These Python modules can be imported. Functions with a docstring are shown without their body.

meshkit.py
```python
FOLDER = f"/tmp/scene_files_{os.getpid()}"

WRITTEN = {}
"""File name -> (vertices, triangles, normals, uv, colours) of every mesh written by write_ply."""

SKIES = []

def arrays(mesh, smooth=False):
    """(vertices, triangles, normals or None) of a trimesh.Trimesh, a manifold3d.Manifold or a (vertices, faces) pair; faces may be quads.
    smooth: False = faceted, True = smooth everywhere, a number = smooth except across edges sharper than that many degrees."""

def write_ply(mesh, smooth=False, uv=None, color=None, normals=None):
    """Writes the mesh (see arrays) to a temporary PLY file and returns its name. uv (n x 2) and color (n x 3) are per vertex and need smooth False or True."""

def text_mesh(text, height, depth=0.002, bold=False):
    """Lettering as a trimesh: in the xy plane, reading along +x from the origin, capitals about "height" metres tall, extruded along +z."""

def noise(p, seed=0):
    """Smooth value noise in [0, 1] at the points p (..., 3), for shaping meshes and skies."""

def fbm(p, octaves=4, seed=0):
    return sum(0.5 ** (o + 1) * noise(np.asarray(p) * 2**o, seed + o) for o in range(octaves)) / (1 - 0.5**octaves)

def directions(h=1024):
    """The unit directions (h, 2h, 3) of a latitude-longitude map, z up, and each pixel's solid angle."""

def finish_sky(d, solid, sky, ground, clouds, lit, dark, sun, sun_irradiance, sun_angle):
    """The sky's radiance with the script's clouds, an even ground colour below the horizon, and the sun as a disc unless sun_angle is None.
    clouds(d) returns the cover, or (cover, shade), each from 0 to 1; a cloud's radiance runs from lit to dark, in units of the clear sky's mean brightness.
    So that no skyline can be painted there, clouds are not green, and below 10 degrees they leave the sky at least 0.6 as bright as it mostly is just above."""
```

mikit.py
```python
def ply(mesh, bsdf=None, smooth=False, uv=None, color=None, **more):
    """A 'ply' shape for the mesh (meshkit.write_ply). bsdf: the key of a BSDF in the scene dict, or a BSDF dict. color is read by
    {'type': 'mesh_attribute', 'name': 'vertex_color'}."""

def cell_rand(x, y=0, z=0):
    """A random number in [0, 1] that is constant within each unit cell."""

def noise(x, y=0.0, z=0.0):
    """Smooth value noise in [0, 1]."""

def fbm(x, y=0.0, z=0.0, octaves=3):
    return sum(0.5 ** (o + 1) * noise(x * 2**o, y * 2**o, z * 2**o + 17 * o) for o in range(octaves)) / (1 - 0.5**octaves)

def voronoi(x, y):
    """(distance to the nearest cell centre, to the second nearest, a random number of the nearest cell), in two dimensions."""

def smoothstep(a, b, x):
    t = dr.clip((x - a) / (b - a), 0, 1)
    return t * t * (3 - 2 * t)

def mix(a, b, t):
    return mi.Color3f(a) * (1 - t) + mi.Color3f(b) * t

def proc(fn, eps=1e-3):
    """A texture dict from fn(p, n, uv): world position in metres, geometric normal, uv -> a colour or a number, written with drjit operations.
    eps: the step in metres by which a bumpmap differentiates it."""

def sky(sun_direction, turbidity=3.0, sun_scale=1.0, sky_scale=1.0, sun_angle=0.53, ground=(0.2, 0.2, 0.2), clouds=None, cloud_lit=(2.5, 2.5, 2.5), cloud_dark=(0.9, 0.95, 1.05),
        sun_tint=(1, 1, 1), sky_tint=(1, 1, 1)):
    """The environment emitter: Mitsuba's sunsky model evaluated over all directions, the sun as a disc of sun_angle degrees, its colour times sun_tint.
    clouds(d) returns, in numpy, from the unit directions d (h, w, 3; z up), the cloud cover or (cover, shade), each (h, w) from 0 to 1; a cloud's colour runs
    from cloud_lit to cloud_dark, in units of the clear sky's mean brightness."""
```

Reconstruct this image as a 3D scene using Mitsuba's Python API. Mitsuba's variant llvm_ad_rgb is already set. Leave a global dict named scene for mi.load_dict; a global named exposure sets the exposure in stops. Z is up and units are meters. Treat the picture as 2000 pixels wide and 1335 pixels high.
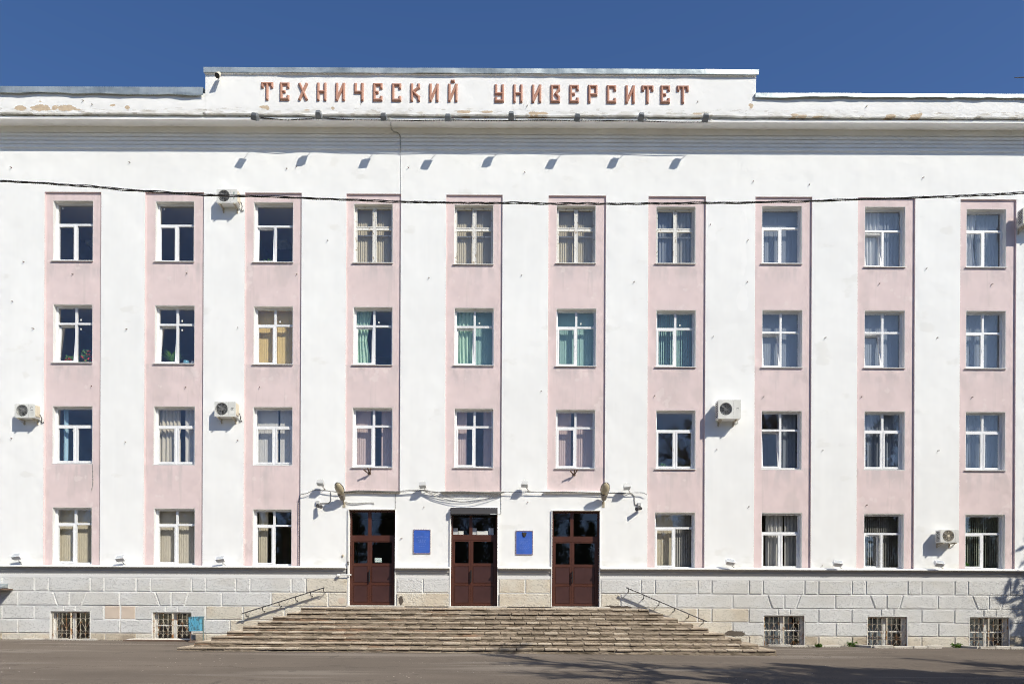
import math, random
import numpy as np, trimesh, manifold3d as m3, shapely, drjit as dr, mitsuba as mi
from shapely.geometry import Polygon, box as sbox, LineString
from shapely.ops import unary_union
import mikit, meshkit
from mikit import noise, fbm, voronoi, cell_rand, smoothstep, mix, proc

# ------------------------------------------------------------------ camera, sky, exposure
T = mi.ScalarTransform4f
CAM_D, CAM_F, CAM_H, ROLL, HORIZON = 24.0, 1320.0, 1.7, 0.0045, 1162.0     # distance to the facade, focal length (px of 2000), eye height
scene, labels = {}, {}
scene['camera'] = {'type': 'perspective', 'fov': math.degrees(2 * math.atan(1000 / CAM_F)), 'fov_axis': 'x',
                   'to_world': T().look_at(origin=[0, -CAM_D, CAM_H], target=[0, 0, CAM_H], up=[-ROLL, 0, 1]),
                   'principal_point_offset_y': -(HORIZON - 667.5) / 1335, 'near_clip': 0.05, 'far_clip': 2000.0}
SUN = np.array([1.0, -1.0, 1.22])
scene['sky'] = mikit.sky(SUN.tolist(), turbidity=4.0, sun_scale=1.0, sky_scale=0.9, sun_tint=(1.012, 1.172, 1.40), sky_tint=(0.553, 0.71, 0.994), ground=(0.16, 0.15, 0.14))
exposure = 1.85

RNG = np.random.default_rng(7)
rnd = random.Random(11)

def P(u, v, y=0.0):
    """The point of the plane at depth y that stands at (u, v) in the photograph: used to measure the facade."""
    d = CAM_D + y
    a, b = (u - 1000) / CAM_F, (HORIZON - v) / CAM_F
    return d * (a - b * ROLL), CAM_H + d * (b + a * ROLL)
def PZ(v, y=0.0):
    return CAM_H + (CAM_D + y) * (HORIZON - v) / CAM_F
def ground_z(x):
    return -0.004 * x

# ------------------------------------------------------------------ materials
def B(name, d):
    scene[name] = d
    return name
def rgb(c): return {'type': 'rgb', 'value': [float(x) for x in c]}
def pbr(color, rough=0.6, metallic=0.0, bump=None, scale=0.004, eps=1e-3, spec=0.5, **kw):
    d = {'type': 'principled', 'base_color': color if isinstance(color, dict) else rgb(color), 'roughness': rough if isinstance(rough, dict) else float(rough), 'metallic': float(metallic), 'specular': spec, **kw}
    if bump is not None:
        d = {'type': 'bumpmap', 'arbitrary': proc(bump, eps), 'scale': float(scale), 'nested': d}
    return {'type': 'twosided', 'nested': d}

PEEL = [(39, 212, 9, 4), (78, 211, 13, 5), (91, 213, 6, 3.5), (107, 211, 5, 3.5), (130, 211, 14, 5.5), (150, 214.5, 6, 1.5), (220, 206, 4, 1.5), (248, 210, 4, 2.5),
        (78.5, 198.5, 2, 1.2), (514, 210, 5, 2.5), (522, 211, 3, 4), (650, 212, 3, 2.5), (905, 219, 11, 2.2), (950, 219, 9, 2), (1045, 222, 10, 2.6), (1060, 222, 8, 2), (1362, 223, 6, 1.6),
        (1467, 208, 4, 4), (1552, 225, 6, 2), (1568, 227, 7, 1.8), (1739, 226.5, 7, 2.2), (1790, 228, 9, 3.2), (1798, 224, 3, 3), (1600, 228, 8, 1), (600, 216, 5, 1.2), (1910, 232, 5, 1.2)]
PEEL = [(*P(a, b, -0.68), 1.35 * c / 56.5, 1.35 * e / 56.5) for a, b, c, e in PEEL]
def peel_mask(p):
    n = (fbm(p.x * 9, p.z * 14, 3.0, octaves=4) - 0.5) * 1.6
    m = mi.Float(0)
    for x, z, a, b in PEEL:
        q = dr.square((p.x - x) / a) + dr.square((p.z - z) / b)
        m = dr.maximum(m, smoothstep(0.92, 0.8, q + n))
    return m
def plaster_tone(p):
    big = fbm(p.x * 0.35, p.z * 0.35, 1.0)
    fine = fbm(p.x * 5, p.z * 3, 7.0, octaves=3)
    streak = fbm(p.x * 7, p.z * 0.5, 2.0)
    return 1.0 + (big - 0.5) * 0.09 + (fine - 0.5) * 0.035 + (streak - 0.5) * 0.03
BANDZ = 2.68
def white_fn(p, n, uv):
    t = plaster_tone(p)
    c = mi.Color3f(0.815, 0.82, 0.815) * t
    # fresh paint over the mended cracks on the right, each with its own ragged outline
    for x, z, a, b in ((6.9, 14.6, 0.30, 0.45), (8.15, 14.4, 0.16, 1.3), (8.7, 14.9, 0.16, 1.0), (10.4, 15.0, 0.12, 0.5), (13.7, 14.3, 0.3, 0.25), (16.9, 14.6, 0.3, 0.3), (8.1, 12.2, 0.22, 0.5)):
        q = dr.square((p.x - x) / a) + dr.square((p.z - z) / b) + (fbm(p.x * 4, p.z * 4, 4.0) - 0.5) * 1.5
        c = mix(c, (0.86, 0.86, 0.855), smoothstep(1.0, 0.7, q) * 0.7)
    # splash grime over the string course and scattered scuffs
    low = smoothstep(0.55, 0.0, p.z - BANDZ + (fbm(p.x * 3, p.z * 3, 9.0) - 0.5) * 0.8)
    c = mix(c, (0.56, 0.545, 0.49), low * 0.38 * smoothstep(0.35, 0.65, fbm(p.x * 2.2, p.z * 5, 5.0)))
    scuff = smoothstep(0.72, 0.84, fbm(p.x * 1.1, p.z * 1.7, 12.0, octaves=5))
    return mix(c, (0.68, 0.67, 0.64), scuff * 0.4)
def crack(p):
    x = p.x - 8.12 - (fbm(p.z * 2.2, 3.0, 0.0) - 0.5) * 0.5
    return smoothstep(0.010, 0.003, dr.abs(x)) * smoothstep(13.4, 13.8, p.z)
def white_bump(p, n, uv):
    return fbm(p.x * 2.2, p.z * 2.2, p.y, octaves=3) * 1.0 + fbm(p.x * 28, p.z * 28, 2.0, octaves=2) * 0.10 - crack(p) * 0.25
B('plaster_white', pbr(proc(white_fn), 0.85, bump=white_bump, scale=0.022, eps=4e-3, spec=0.2))
def parapet_fn(p, n, uv):
    c = mi.Color3f(0.82, 0.82, 0.815) * plaster_tone(p)
    low = smoothstep(0.22, 0.0, p.z - 18.26 + (fbm(p.x * 5, p.z * 9, 9.0) - 0.5) * 0.28)
    c = mix(c, (0.50, 0.47, 0.40), low * 0.5 * smoothstep(0.4, 0.7, fbm(p.x * 3.2, p.z * 9, 5.0)))
    flake = smoothstep(0.66, 0.70, fbm(p.x * 4.5, p.z * 22, 2.0, octaves=4)) * smoothstep(0.28, 0.12, p.z - 18.26)
    c = mix(c, (0.45, 0.40, 0.33), flake * 0.6)
    return mix(c, mix((0.62, 0.50, 0.37), (0.50, 0.40, 0.29), fbm(p.x * 12, p.z * 12, 1.0)), peel_mask(p))
def parapet_bump(p, n, uv):
    return fbm(p.x * 2.5, p.z * 2.5, p.y, octaves=3) * 1.2 - smoothstep(0.3, 0.0, p.z - 18.26) * fbm(p.x * 6, p.z * 14, 3.0) * 0.8
B('plaster_parapet', pbr(proc(parapet_fn), 0.85, bump=parapet_bump, scale=0.02, eps=4e-3, spec=0.2))
SILLZ = [PZ(v) for v in (515.5, 713.5, 911)]
def pink_fn(p, n, uv):
    c = mi.Color3f(0.685, 0.565, 0.56) * (1.0 + (fbm(p.x * 1.1, p.z * 1.1, 3.0) - 0.5) * 0.10 + (fbm(p.x * 6, p.z * 5, 1.0) - 0.5) * 0.07)
    blot = smoothstep(0.56, 0.78, fbm(p.x * 1.6, p.z * 0.9, 8.0, octaves=4))
    c = mix(c, (0.58, 0.49, 0.48), blot * 0.55)
    run = smoothstep(0.62, 0.85, fbm(p.x * 9, p.z * 0.7, 6.0, octaves=3))
    c = mix(c, (0.56, 0.485, 0.475), run * 0.4)
    for zs_ in SILLZ:
        below = smoothstep(zs_ - 0.95, zs_ - 0.05, p.z) * smoothstep(zs_ + 0.02, zs_ - 0.04, p.z)
        c = mix(c, (0.52, 0.46, 0.46), below * 0.65 * smoothstep(0.38, 0.7, fbm(p.x * 5, p.z * 1.3, 30.0, octaves=4)))
    pale = smoothstep(0.72, 0.80, fbm(p.x * 3.1, p.z * 3.1, 15.0, octaves=4))
    return mix(c, (0.76, 0.68, 0.66), pale * 0.4)
def pink_bump(p, n, uv):
    return fbm(p.x * 2.6, p.z * 2.6, 3.0, octaves=3) + fbm(p.x * 26, p.z * 26, 2.0, octaves=2) * 0.12
B('plaster_pink', pbr(proc(pink_fn), 0.85, bump=pink_bump, scale=0.022, eps=4e-3, spec=0.2))
B('plaster_trim', pbr(proc(lambda p, n, uv: mi.Color3f(0.83, 0.825, 0.805) * (1 + (fbm(p.x * 1.3, p.y * 2, 2.0) - 0.5) * 0.12)), 0.85, spec=0.2))
B('plaster_reveal', pbr(proc(lambda p, n, uv: mi.Color3f(0.74, 0.735, 0.715) * (1 + (fbm(p.x * 6, p.z * 3, p.y * 6) - 0.5) * 0.25)), 0.8, spec=0.2))
def rough_stone(base, stain, amount):
    def fn(p, n, uv):
        c = mi.Color3f(*base) * (1.0 + (fbm(p.x * 1.3, p.z * 1.3, 3.0) - 0.5) * 0.16)
        pits = smoothstep(0.55, 0.72, fbm(p.x * 26, p.z * 34, 4.0, octaves=3))
        c = c * (1 - 0.24 * pits)
        s = smoothstep(0.42, 0.72, fbm(p.x * 1.1, p.z * 1.8, 21.0, octaves=4))
        return mix(c, stain, s * amount)
    return fn
def stone_bump(p, n, uv):
    return 0.5 * fbm(p.x * 9, p.z * 12, 4.0, octaves=2) + fbm(p.x * 26, p.z * 34, 4.0, octaves=3)
B('stone_white', pbr(proc(rough_stone((0.62, 0.62, 0.61), (0.56, 0.54, 0.49), 0.4)), 0.9, bump=stone_bump, scale=0.022, eps=3e-3, spec=0.15))
B('stone_cream', pbr(proc(rough_stone((0.62, 0.58, 0.50), (0.54, 0.46, 0.35), 0.6)), 0.9, bump=stone_bump, scale=0.024, eps=3e-3, spec=0.15))
B('stone_bare', pbr(proc(rough_stone((0.50, 0.44, 0.35), (0.33, 0.27, 0.20), 0.7)), 0.9, bump=stone_bump, scale=0.024, eps=3e-3, spec=0.15))
B('stone_tan', pbr(proc(lambda p, n, uv: mi.Color3f(0.56, 0.47, 0.39) * (1 + (fbm(p.x * 5, p.z * 5, 2.0) - 0.5) * 0.12)), 0.9, bump=lambda p, n, uv: fbm(p.x * 14, p.z * 14, 1.0), scale=0.006, eps=3e-3, spec=0.15))
B('plinth_white', pbr(proc(lambda p, n, uv: mix(mi.Color3f(0.66, 0.66, 0.65), (0.46, 0.41, 0.34), smoothstep(0.9, 0.0, p.z + (fbm(p.x * 2, p.z * 2, 1.0) - 0.5) * 0.9) * 0.7)), 0.9, spec=0.15))
def slab_fn(tint):
    def fn(p, n, uv):
        c = mi.Color3f(*tint) * (0.78 + 0.44 * fbm(p.x * 8, p.y * 8, p.z * 12, octaves=4))
        dirt = smoothstep(0.50, 0.64, fbm(p.x * 6, p.y * 6, p.z * 9, octaves=4))
        return mix(c, (0.13, 0.11, 0.08), dirt * 0.3)
    return fn
slab_b = lambda p, n, uv: fbm(p.x * 16, p.y * 16, p.z * 26, octaves=3)
for i, t in enumerate(((0.345, 0.285, 0.22), (0.31, 0.255, 0.195), (0.42, 0.36, 0.285), (0.255, 0.21, 0.16))):
    B(f'slab_stone_{i}', pbr(proc(slab_fn(t)), 0.9, bump=slab_b, scale=0.02, eps=3e-3, spec=0.15))
def riser_fn(p, n, uv):
    cell = cell_rand(dr.floor(p.x * 2.1 + noise(p.z * 6, 1.0) * 0.3), dr.floor(p.z * 7.14), 3)
    c = mix((0.21, 0.168, 0.128), (0.29, 0.238, 0.184), cell) * (0.7 + 0.6 * fbm(p.x * 14, p.z * 22, 2.0, octaves=4))
    rust = smoothstep(0.55, 0.75, fbm(p.x * 0.8, p.z * 9, 4.0, octaves=3)) * smoothstep(2.0, -2.0, p.x)
    c = mix(c, (0.27, 0.15, 0.09), rust * 0.6)
    moss = smoothstep(0.50, 0.70, fbm(p.x * 4.5, p.z * 13, 14.0, octaves=4))
    return mix(c, (0.085, 0.07, 0.05), moss * 0.7)
B('riser_stone', pbr(proc(riser_fn), 0.95, bump=lambda p, n, uv: fbm(p.x * 12, p.z * 30, 2.0, octaves=4), scale=0.028, eps=3e-3, spec=0.1))
def asphalt_fn(p, n, uv):
    c = mi.Color3f(0.106, 0.088, 0.073) * (0.78 + 0.44 * fbm(p.x * 0.35, p.y * 0.9, 2.0, octaves=4))
    grain = fbm(p.x * 55, p.y * 55, 1.0, octaves=2)
    c = c * (0.86 + 0.28 * grain)
    dust = smoothstep(0.55, 0.75, fbm(p.x * 0.22, p.y * 1.6, 8.0, octaves=4))
    c = mix(c, (0.17, 0.148, 0.127), dust * 0.65)
    spot = smoothstep(0.73, 0.79, fbm(p.x * 2.5, p.y * 2.5, 5.0, octaves=4))
    c = mix(c, (0.06, 0.052, 0.046), spot * 0.5)
    w1 = dr.abs(p.y + 8.3 + (fbm(p.x * 0.5, 3.0, 0.0) - 0.5) * 1.2)
    w2 = dr.abs(p.y + 6.6 + 0.05 * p.x + (fbm(p.x * 0.7, 9.0, 0.0) - 0.5) * 0.9)
    line = dr.maximum(smoothstep(0.045, 0.01, w1) * smoothstep(0.45, 0.6, noise(p.x * 0.25, 4.0)), smoothstep(0.04, 0.01, w2) * smoothstep(0.5, 0.6, noise(p.x * 0.3, 7.0)))
    c = mix(c, (0.05, 0.043, 0.037), line * 0.6)
    chip = smoothstep(0.993, 0.995, cell_rand(dr.floor(p.x * 24), dr.floor(p.y * 24), 2)) * smoothstep(0.72, 0.8, noise(p.x * 0.9, p.y * 0.9, 3.0))
    return mix(c, (0.36, 0.33, 0.30), chip * 0.7)
B('asphalt', pbr(proc(asphalt_fn), 0.9, bump=lambda p, n, uv: fbm(p.x * 40, p.y * 40, 1.0, octaves=2) + 2.0 * fbm(p.x * 1.2, p.y * 1.2, 5.0), scale=0.008, eps=4e-3, spec=0.2))
B('window_plastic', pbr((0.74, 0.745, 0.76), 0.35))
def old_paint_fn(p, n, uv):
    w = smoothstep(0.62, 0.72, fbm(p.x * 22, p.z * 12, p.y * 5, octaves=4))
    return mix((0.68, 0.67, 0.64), (0.38, 0.33, 0.27), w)
B('old_painted_wood', pbr(proc(old_paint_fn), 0.7))
B('sill_metal', pbr((0.66, 0.65, 0.64), 0.5))
B('glass', {'type': 'thindielectric', 'int_ior': 1.72})
B('door_glass', {'type': 'thindielectric', 'int_ior': 1.5})
B('room_wall', pbr((0.58, 0.56, 0.51), 0.9, spec=0.1))
B('room_floor', pbr((0.16, 0.11, 0.07), 0.6))
B('board_blue', pbr((0.16, 0.20, 0.23), 0.8))
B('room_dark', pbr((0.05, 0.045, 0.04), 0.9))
def cloth(name, c, thin=0.35):
    B(name, {'type': 'principledthin', 'base_color': rgb(c), 'roughness': 0.9, 'diff_trans': thin, 'spec_trans': 0.0})
for k, c in dict(beige=(0.62, 0.57, 0.45), yellow=(0.74, 0.58, 0.28), teal=(0.36, 0.55, 0.50), mint=(0.52, 0.72, 0.60), rose=(0.62, 0.50, 0.48), pale=(0.66, 0.65, 0.62), greyblue=(0.30, 0.34, 0.40),
                  cream=(0.64, 0.60, 0.51), sky=(0.45, 0.66, 0.78), lace=(0.66, 0.68, 0.70), smoke=(0.46, 0.46, 0.44), moss=(0.38, 0.43, 0.36), sand=(0.58, 0.48, 0.32)).items():
    cloth('cloth_' + k, c)
B('door_brown', pbr(proc(lambda p, n, uv: mi.Color3f(0.066, 0.020, 0.011) * (0.8 + 0.4 * fbm(p.x * 3, p.z * 3, 2.0))), 0.42))
B('door_panel', pbr(proc(lambda p, n, uv: mi.Color3f(0.052, 0.021, 0.019) * (0.8 + 0.4 * fbm(p.x * 2, p.z * 4, 2.0, octaves=4))), 0.38))
B('black_metal', pbr((0.015, 0.014, 0.014), 0.4))
def zinc_fn(p, n, uv):
    s = 0.6 * fbm(p.x * 14, p.z * 2.5, p.y * 2, octaves=4) + 0.6 * smoothstep(0.3, 0.7, fbm(p.x * 1.5, p.z * 4, 8.0, octaves=3)) - 0.1
    return mix((0.24, 0.29, 0.32), (0.58, 0.64, 0.65), s) * (0.85 + 0.3 * fbm(p.x * 0.8, 2.0, p.y))
B('zinc_sheet', pbr(proc(zinc_fn), 0.5, metallic=0.6, bump=lambda p, n, uv: fbm(p.x * 1.6, p.z * 2, p.y * 2), scale=0.03, eps=5e-3))
B('grey_metal', pbr((0.20, 0.215, 0.23), 0.5, metallic=0.3))
B('dark_grey_metal', pbr((0.075, 0.072, 0.075), 0.5, metallic=0.2))
B('pale_metal', pbr((0.55, 0.55, 0.54), 0.45, metallic=0.2))
B('lamp_shell', pbr((0.23, 0.20, 0.165), 0.55, metallic=0.2))
B('lamp_glass', pbr(proc(lambda p, n, uv: mix((0.54, 0.48, 0.34), (0.34, 0.28, 0.17), fbm(p.x * 9, p.z * 7, p.y * 9))), 0.18, clearcoat=0.6))
B('flood_glass', pbr((0.42, 0.45, 0.48), 0.15, clearcoat=0.8))
B('cable_black', pbr((0.022, 0.020, 0.020), 0.5))
B('cable_grey', pbr((0.20, 0.195, 0.185), 0.6))
B('cable_pale', pbr((0.55, 0.54, 0.52), 0.6))
B('terracotta', pbr(proc(lambda p, n, uv: mix((0.43, 0.21, 0.15), (0.50, 0.29, 0.22), fbm(p.x * 5, p.z * 5, p.y * 9, octaves=4))), 0.75, spec=0.25))
B('unit_plastic', pbr(proc(lambda p, n, uv: mi.Color3f(0.63, 0.63, 0.60) * (0.88 + 0.24 * fbm(p.x * 5, p.z * 3, p.y * 5))), 0.45))
B('unit_side', pbr((0.60, 0.54, 0.42), 0.5))
B('fan_dark', pbr((0.035, 0.036, 0.038), 0.5))
B('guard_grey', pbr((0.20, 0.205, 0.21), 0.5))
B('bracket_metal', pbr((0.42, 0.37, 0.28), 0.6, metallic=0.2))
B('blue_enamel', pbr(proc(lambda p, n, uv: mi.Color3f(0.045, 0.115, 0.46) * (0.85 + 0.3 * fbm(p.x * 6, p.z * 6, 2.0, octaves=4))), 0.4))
B('worn_edge', pbr((0.26, 0.20, 0.22), 0.7))
B('faded_print', pbr((0.13, 0.21, 0.52), 0.5))
B('bronze', pbr((0.055, 0.045, 0.035), 0.5, metallic=0.4))
B('sign_white', pbr((0.72, 0.76, 0.74), 0.5))
B('sign_green', pbr((0.03, 0.16, 0.12), 0.5))
def grille_fn(p, n, uv):
    return mix((0.58, 0.52, 0.42), (0.34, 0.16, 0.06), smoothstep(0.55, 0.66, fbm(p.x * 9, p.z * 9, 2.0, octaves=3)))
B('grille_paint', pbr(proc(grille_fn), 0.7))
def bin_fn(p, n, uv):
    c = mix((0.05, 0.27, 0.42), (0.15, 0.42, 0.55), fbm(p.x * 40, p.z * 6, 2.0, octaves=3))
    w = smoothstep(0.52, 0.74, fbm(p.x * 28, p.z * 16, 6.0, octaves=4) + 0.35 * smoothstep(0.75, 0.95, p.z) )
    return mix(c, (0.055, 0.09, 0.11), w * 0.8)
B('bin_blue', pbr(proc(bin_fn), 0.55))
B('rust_iron', pbr(proc(lambda p, n, uv: mix((0.10, 0.055, 0.035), (0.20, 0.15, 0.12), fbm(p.x * 8, p.y * 8, p.z * 8))), 0.85))
B('green_post', pbr((0.16, 0.20, 0.18), 0.6))
B('kerb_stone', pbr(proc(lambda p, n, uv: mix(mi.Color3f(0.50, 0.47, 0.42), (0.24, 0.21, 0.17), smoothstep(0.5, 0.75, fbm(p.x * 3, p.y * 5, p.z * 7, octaves=4)) * 0.8)), 0.9, bump=slab_b, scale=0.015, eps=3e-3, spec=0.15))
B('bark', pbr(proc(lambda p, n, uv: mi.Color3f(0.085, 0.070, 0.055) * (0.7 + 0.6 * fbm(p.x * 6, p.y * 6, p.z * 2))), 0.9))
B('needles', {'type': 'principledthin', 'base_color': rgb((0.035, 0.060, 0.025)), 'roughness': 0.7, 'diff_trans': 0.25, 'spec_trans': 0.0})
B('leaf_green', {'type': 'principledthin', 'base_color': rgb((0.09, 0.17, 0.03)), 'roughness': 0.6, 'diff_trans': 0.5, 'spec_trans': 0.0})
B('plant_green', {'type': 'principledthin', 'base_color': rgb((0.16, 0.32, 0.10)), 'roughness': 0.5, 'diff_trans': 0.5, 'spec_trans': 0.0})
B('petal_red', pbr((0.50, 0.03, 0.03), 0.6))
B('pot_clay', pbr((0.30, 0.12, 0.06), 0.7))
B('vessel_blue', pbr((0.12, 0.30, 0.40), 0.3))
B('ceramic_white', pbr((0.62, 0.60, 0.56), 0.3))
B('paper', pbr((0.74, 0.74, 0.70), 0.8))
B('lamp_louvre', pbr((0.86, 0.92, 0.92), 0.3))
B('roof_felt', pbr((0.10, 0.10, 0.10), 0.9))
B('gap_dark', pbr((0.05, 0.045, 0.04), 0.95))

# ------------------------------------------------------------------ mesh helpers
class MB:
    def __init__(self): self.V, self.F, self.n = [], [], 0
    def add(self, V, F):
        V, F = np.asarray(V, float), np.asarray(F, int)
        if F.shape[1] == 4: F = np.vstack([F[:, [0, 1, 2]], F[:, [0, 2, 3]]])
        self.V.append(V); self.F.append(F + self.n); self.n += len(V)
        return self
    def box(self, x0, x1, y0, y1, z0, z1):
        V = [[x, y, z] for x in (x0, x1) for y in (y0, y1) for z in (z0, z1)]
        return self.add(V, [[0, 1, 3, 2], [4, 6, 7, 5], [0, 4, 5, 1], [2, 3, 7, 6], [0, 2, 6, 4], [1, 5, 7, 3]])
    def quad(self, a, b, c, d): return self.add([a, b, c, d], [[0, 1, 2, 3]])
    def mesh(self, m): return self.add(m.vertices, m.faces)
    def hull(self, pts):
        h = trimesh.convex.convex_hull(np.asarray(pts, float))
        return self.add(h.vertices, h.faces)
    def cbox(self, x0, x1, y0, y1, z0, z1, c=0.01):
        pts = []
        for x, sx in ((x0, 1), (x1, -1)):
            for y, sy in ((y0, 1), (y1, -1)):
                for z, sz in ((z0, 1), (z1, -1)):
                    pts += [(x + sx * c, y + sy * c, z), (x + sx * c, y, z + sz * c), (x, y + sy * c, z + sz * c)]
        return self.hull(pts)
    def poly(self, pg, y0, y1):
        """A polygon of the (x, z) plane, solid from y0 to y1."""
        for g in getattr(pg, 'geoms', [pg]):
            m = trimesh.creation.extrude_polygon(g, y1 - y0, engine='earcut')
            v = m.vertices
            self.add(np.stack([v[:, 0], y1 - v[:, 2], v[:, 1]], 1), m.faces)
        return self
    def tube(self, pts, r, sides=6):
        p = np.asarray(pts, float); r = np.broadcast_to(np.asarray(r, float), (len(p),))
        t = np.gradient(p, axis=0); t /= np.linalg.norm(t, axis=1, keepdims=True) + 1e-12
        a = np.cross(t, np.where(np.abs(t[:, 2:]) < 0.9, [0, 0, 1.0], [1.0, 0, 0])); a /= np.linalg.norm(a, axis=1, keepdims=True) + 1e-12
        for i in range(1, len(a)):
            if a[i] @ a[i - 1] < 0: a[i] = -a[i]
        b = np.cross(t, a); k = np.arange(sides) * 2 * np.pi / sides
        V = (p[:, None] + r[:, None, None] * (np.cos(k)[None, :, None] * a[:, None] + np.sin(k)[None, :, None] * b[:, None])).reshape(-1, 3)
        i, j = np.meshgrid(np.arange(len(p) - 1), np.arange(sides), indexing='ij'); jn = (j + 1) % sides
        F = np.stack([i * sides + j, i * sides + jn, (i + 1) * sides + jn, (i + 1) * sides + j], -1).reshape(-1, 4)
        self.add(V, F)
        cap = np.array([[0, q + 1, q] for q in range(1, sides - 1)]); last = (len(p) - 1) * sides
        return self.add(V, np.vstack([cap, cap[:, ::-1] + last]))
    def disc(self, c, axis, r, depth, sides=24):
        axis = np.asarray(axis, float) / np.linalg.norm(axis)
        return self.tube([np.asarray(c) - axis * depth / 2, np.asarray(c) + axis * depth / 2], r, sides)
    def lathe(self, prof, c=(0, 0, 0), sides=16):
        k = np.arange(sides) * 2 * np.pi / sides
        V = np.array([[c[0] + r * np.cos(a), c[1] + r * np.sin(a), c[2] + z] for r, z in prof for a in k])
        i, j = np.meshgrid(np.arange(len(prof) - 1), np.arange(sides), indexing='ij'); jn = (j + 1) % sides
        return self.add(V, np.stack([i * sides + j, i * sides + jn, (i + 1) * sides + jn, (i + 1) * sides + j], -1).reshape(-1, 4))
    def arr(self): return np.vstack(self.V), np.vstack(self.F)
    def moved(self, fn):
        V, F = self.arr(); m = MB(); m.add(fn(V), F); return m

def rot(V, axis, ang, at):
    R = trimesh.transformations.rotation_matrix(ang, axis, at)
    return V @ R[:3, :3].T + R[:3, 3]
def numbered(k):
    if k not in scene and k not in labels and not any(x.startswith(k + '__') for x in (scene if '__' not in k else ())): return k
    i = COUNT.get(k, 1)
    while f'{k}_{i:03d}' in scene or f'{k}_{i:03d}' in labels: i += 1
    COUNT[k] = i + 1
    return f'{k}_{i:03d}'
COUNT = {}
def put(name, mesh, mat, parent=None, smooth=False, label=None, kind=None, group=None, category=None, to_world=None):
    k = numbered((parent + '__' if parent else '') + name)
    if isinstance(mesh, MB): mesh = mesh.arr()
    d = mesh if isinstance(mesh, dict) else mikit.ply(mesh, mat, smooth=smooth)
    if to_world is not None: d = {**d, 'to_world': to_world}
    scene[k] = d
    tag = {a: b for a, b in (('label', label), ('kind', kind), ('group', group), ('category', category)) if b}
    if tag: labels[k] = tag
    return k
def thing(name, label, cat, group=None):
    k = numbered(name)
    labels[k] = {'label': label, 'category': cat, **({'group': group} if group else {})}
    return k
def sheet(V, F): return MB().add(V, F)
def subdiv_wave(mb, fn):
    V, F = mb.arr(); return MB().add(fn(V), F)
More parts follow.
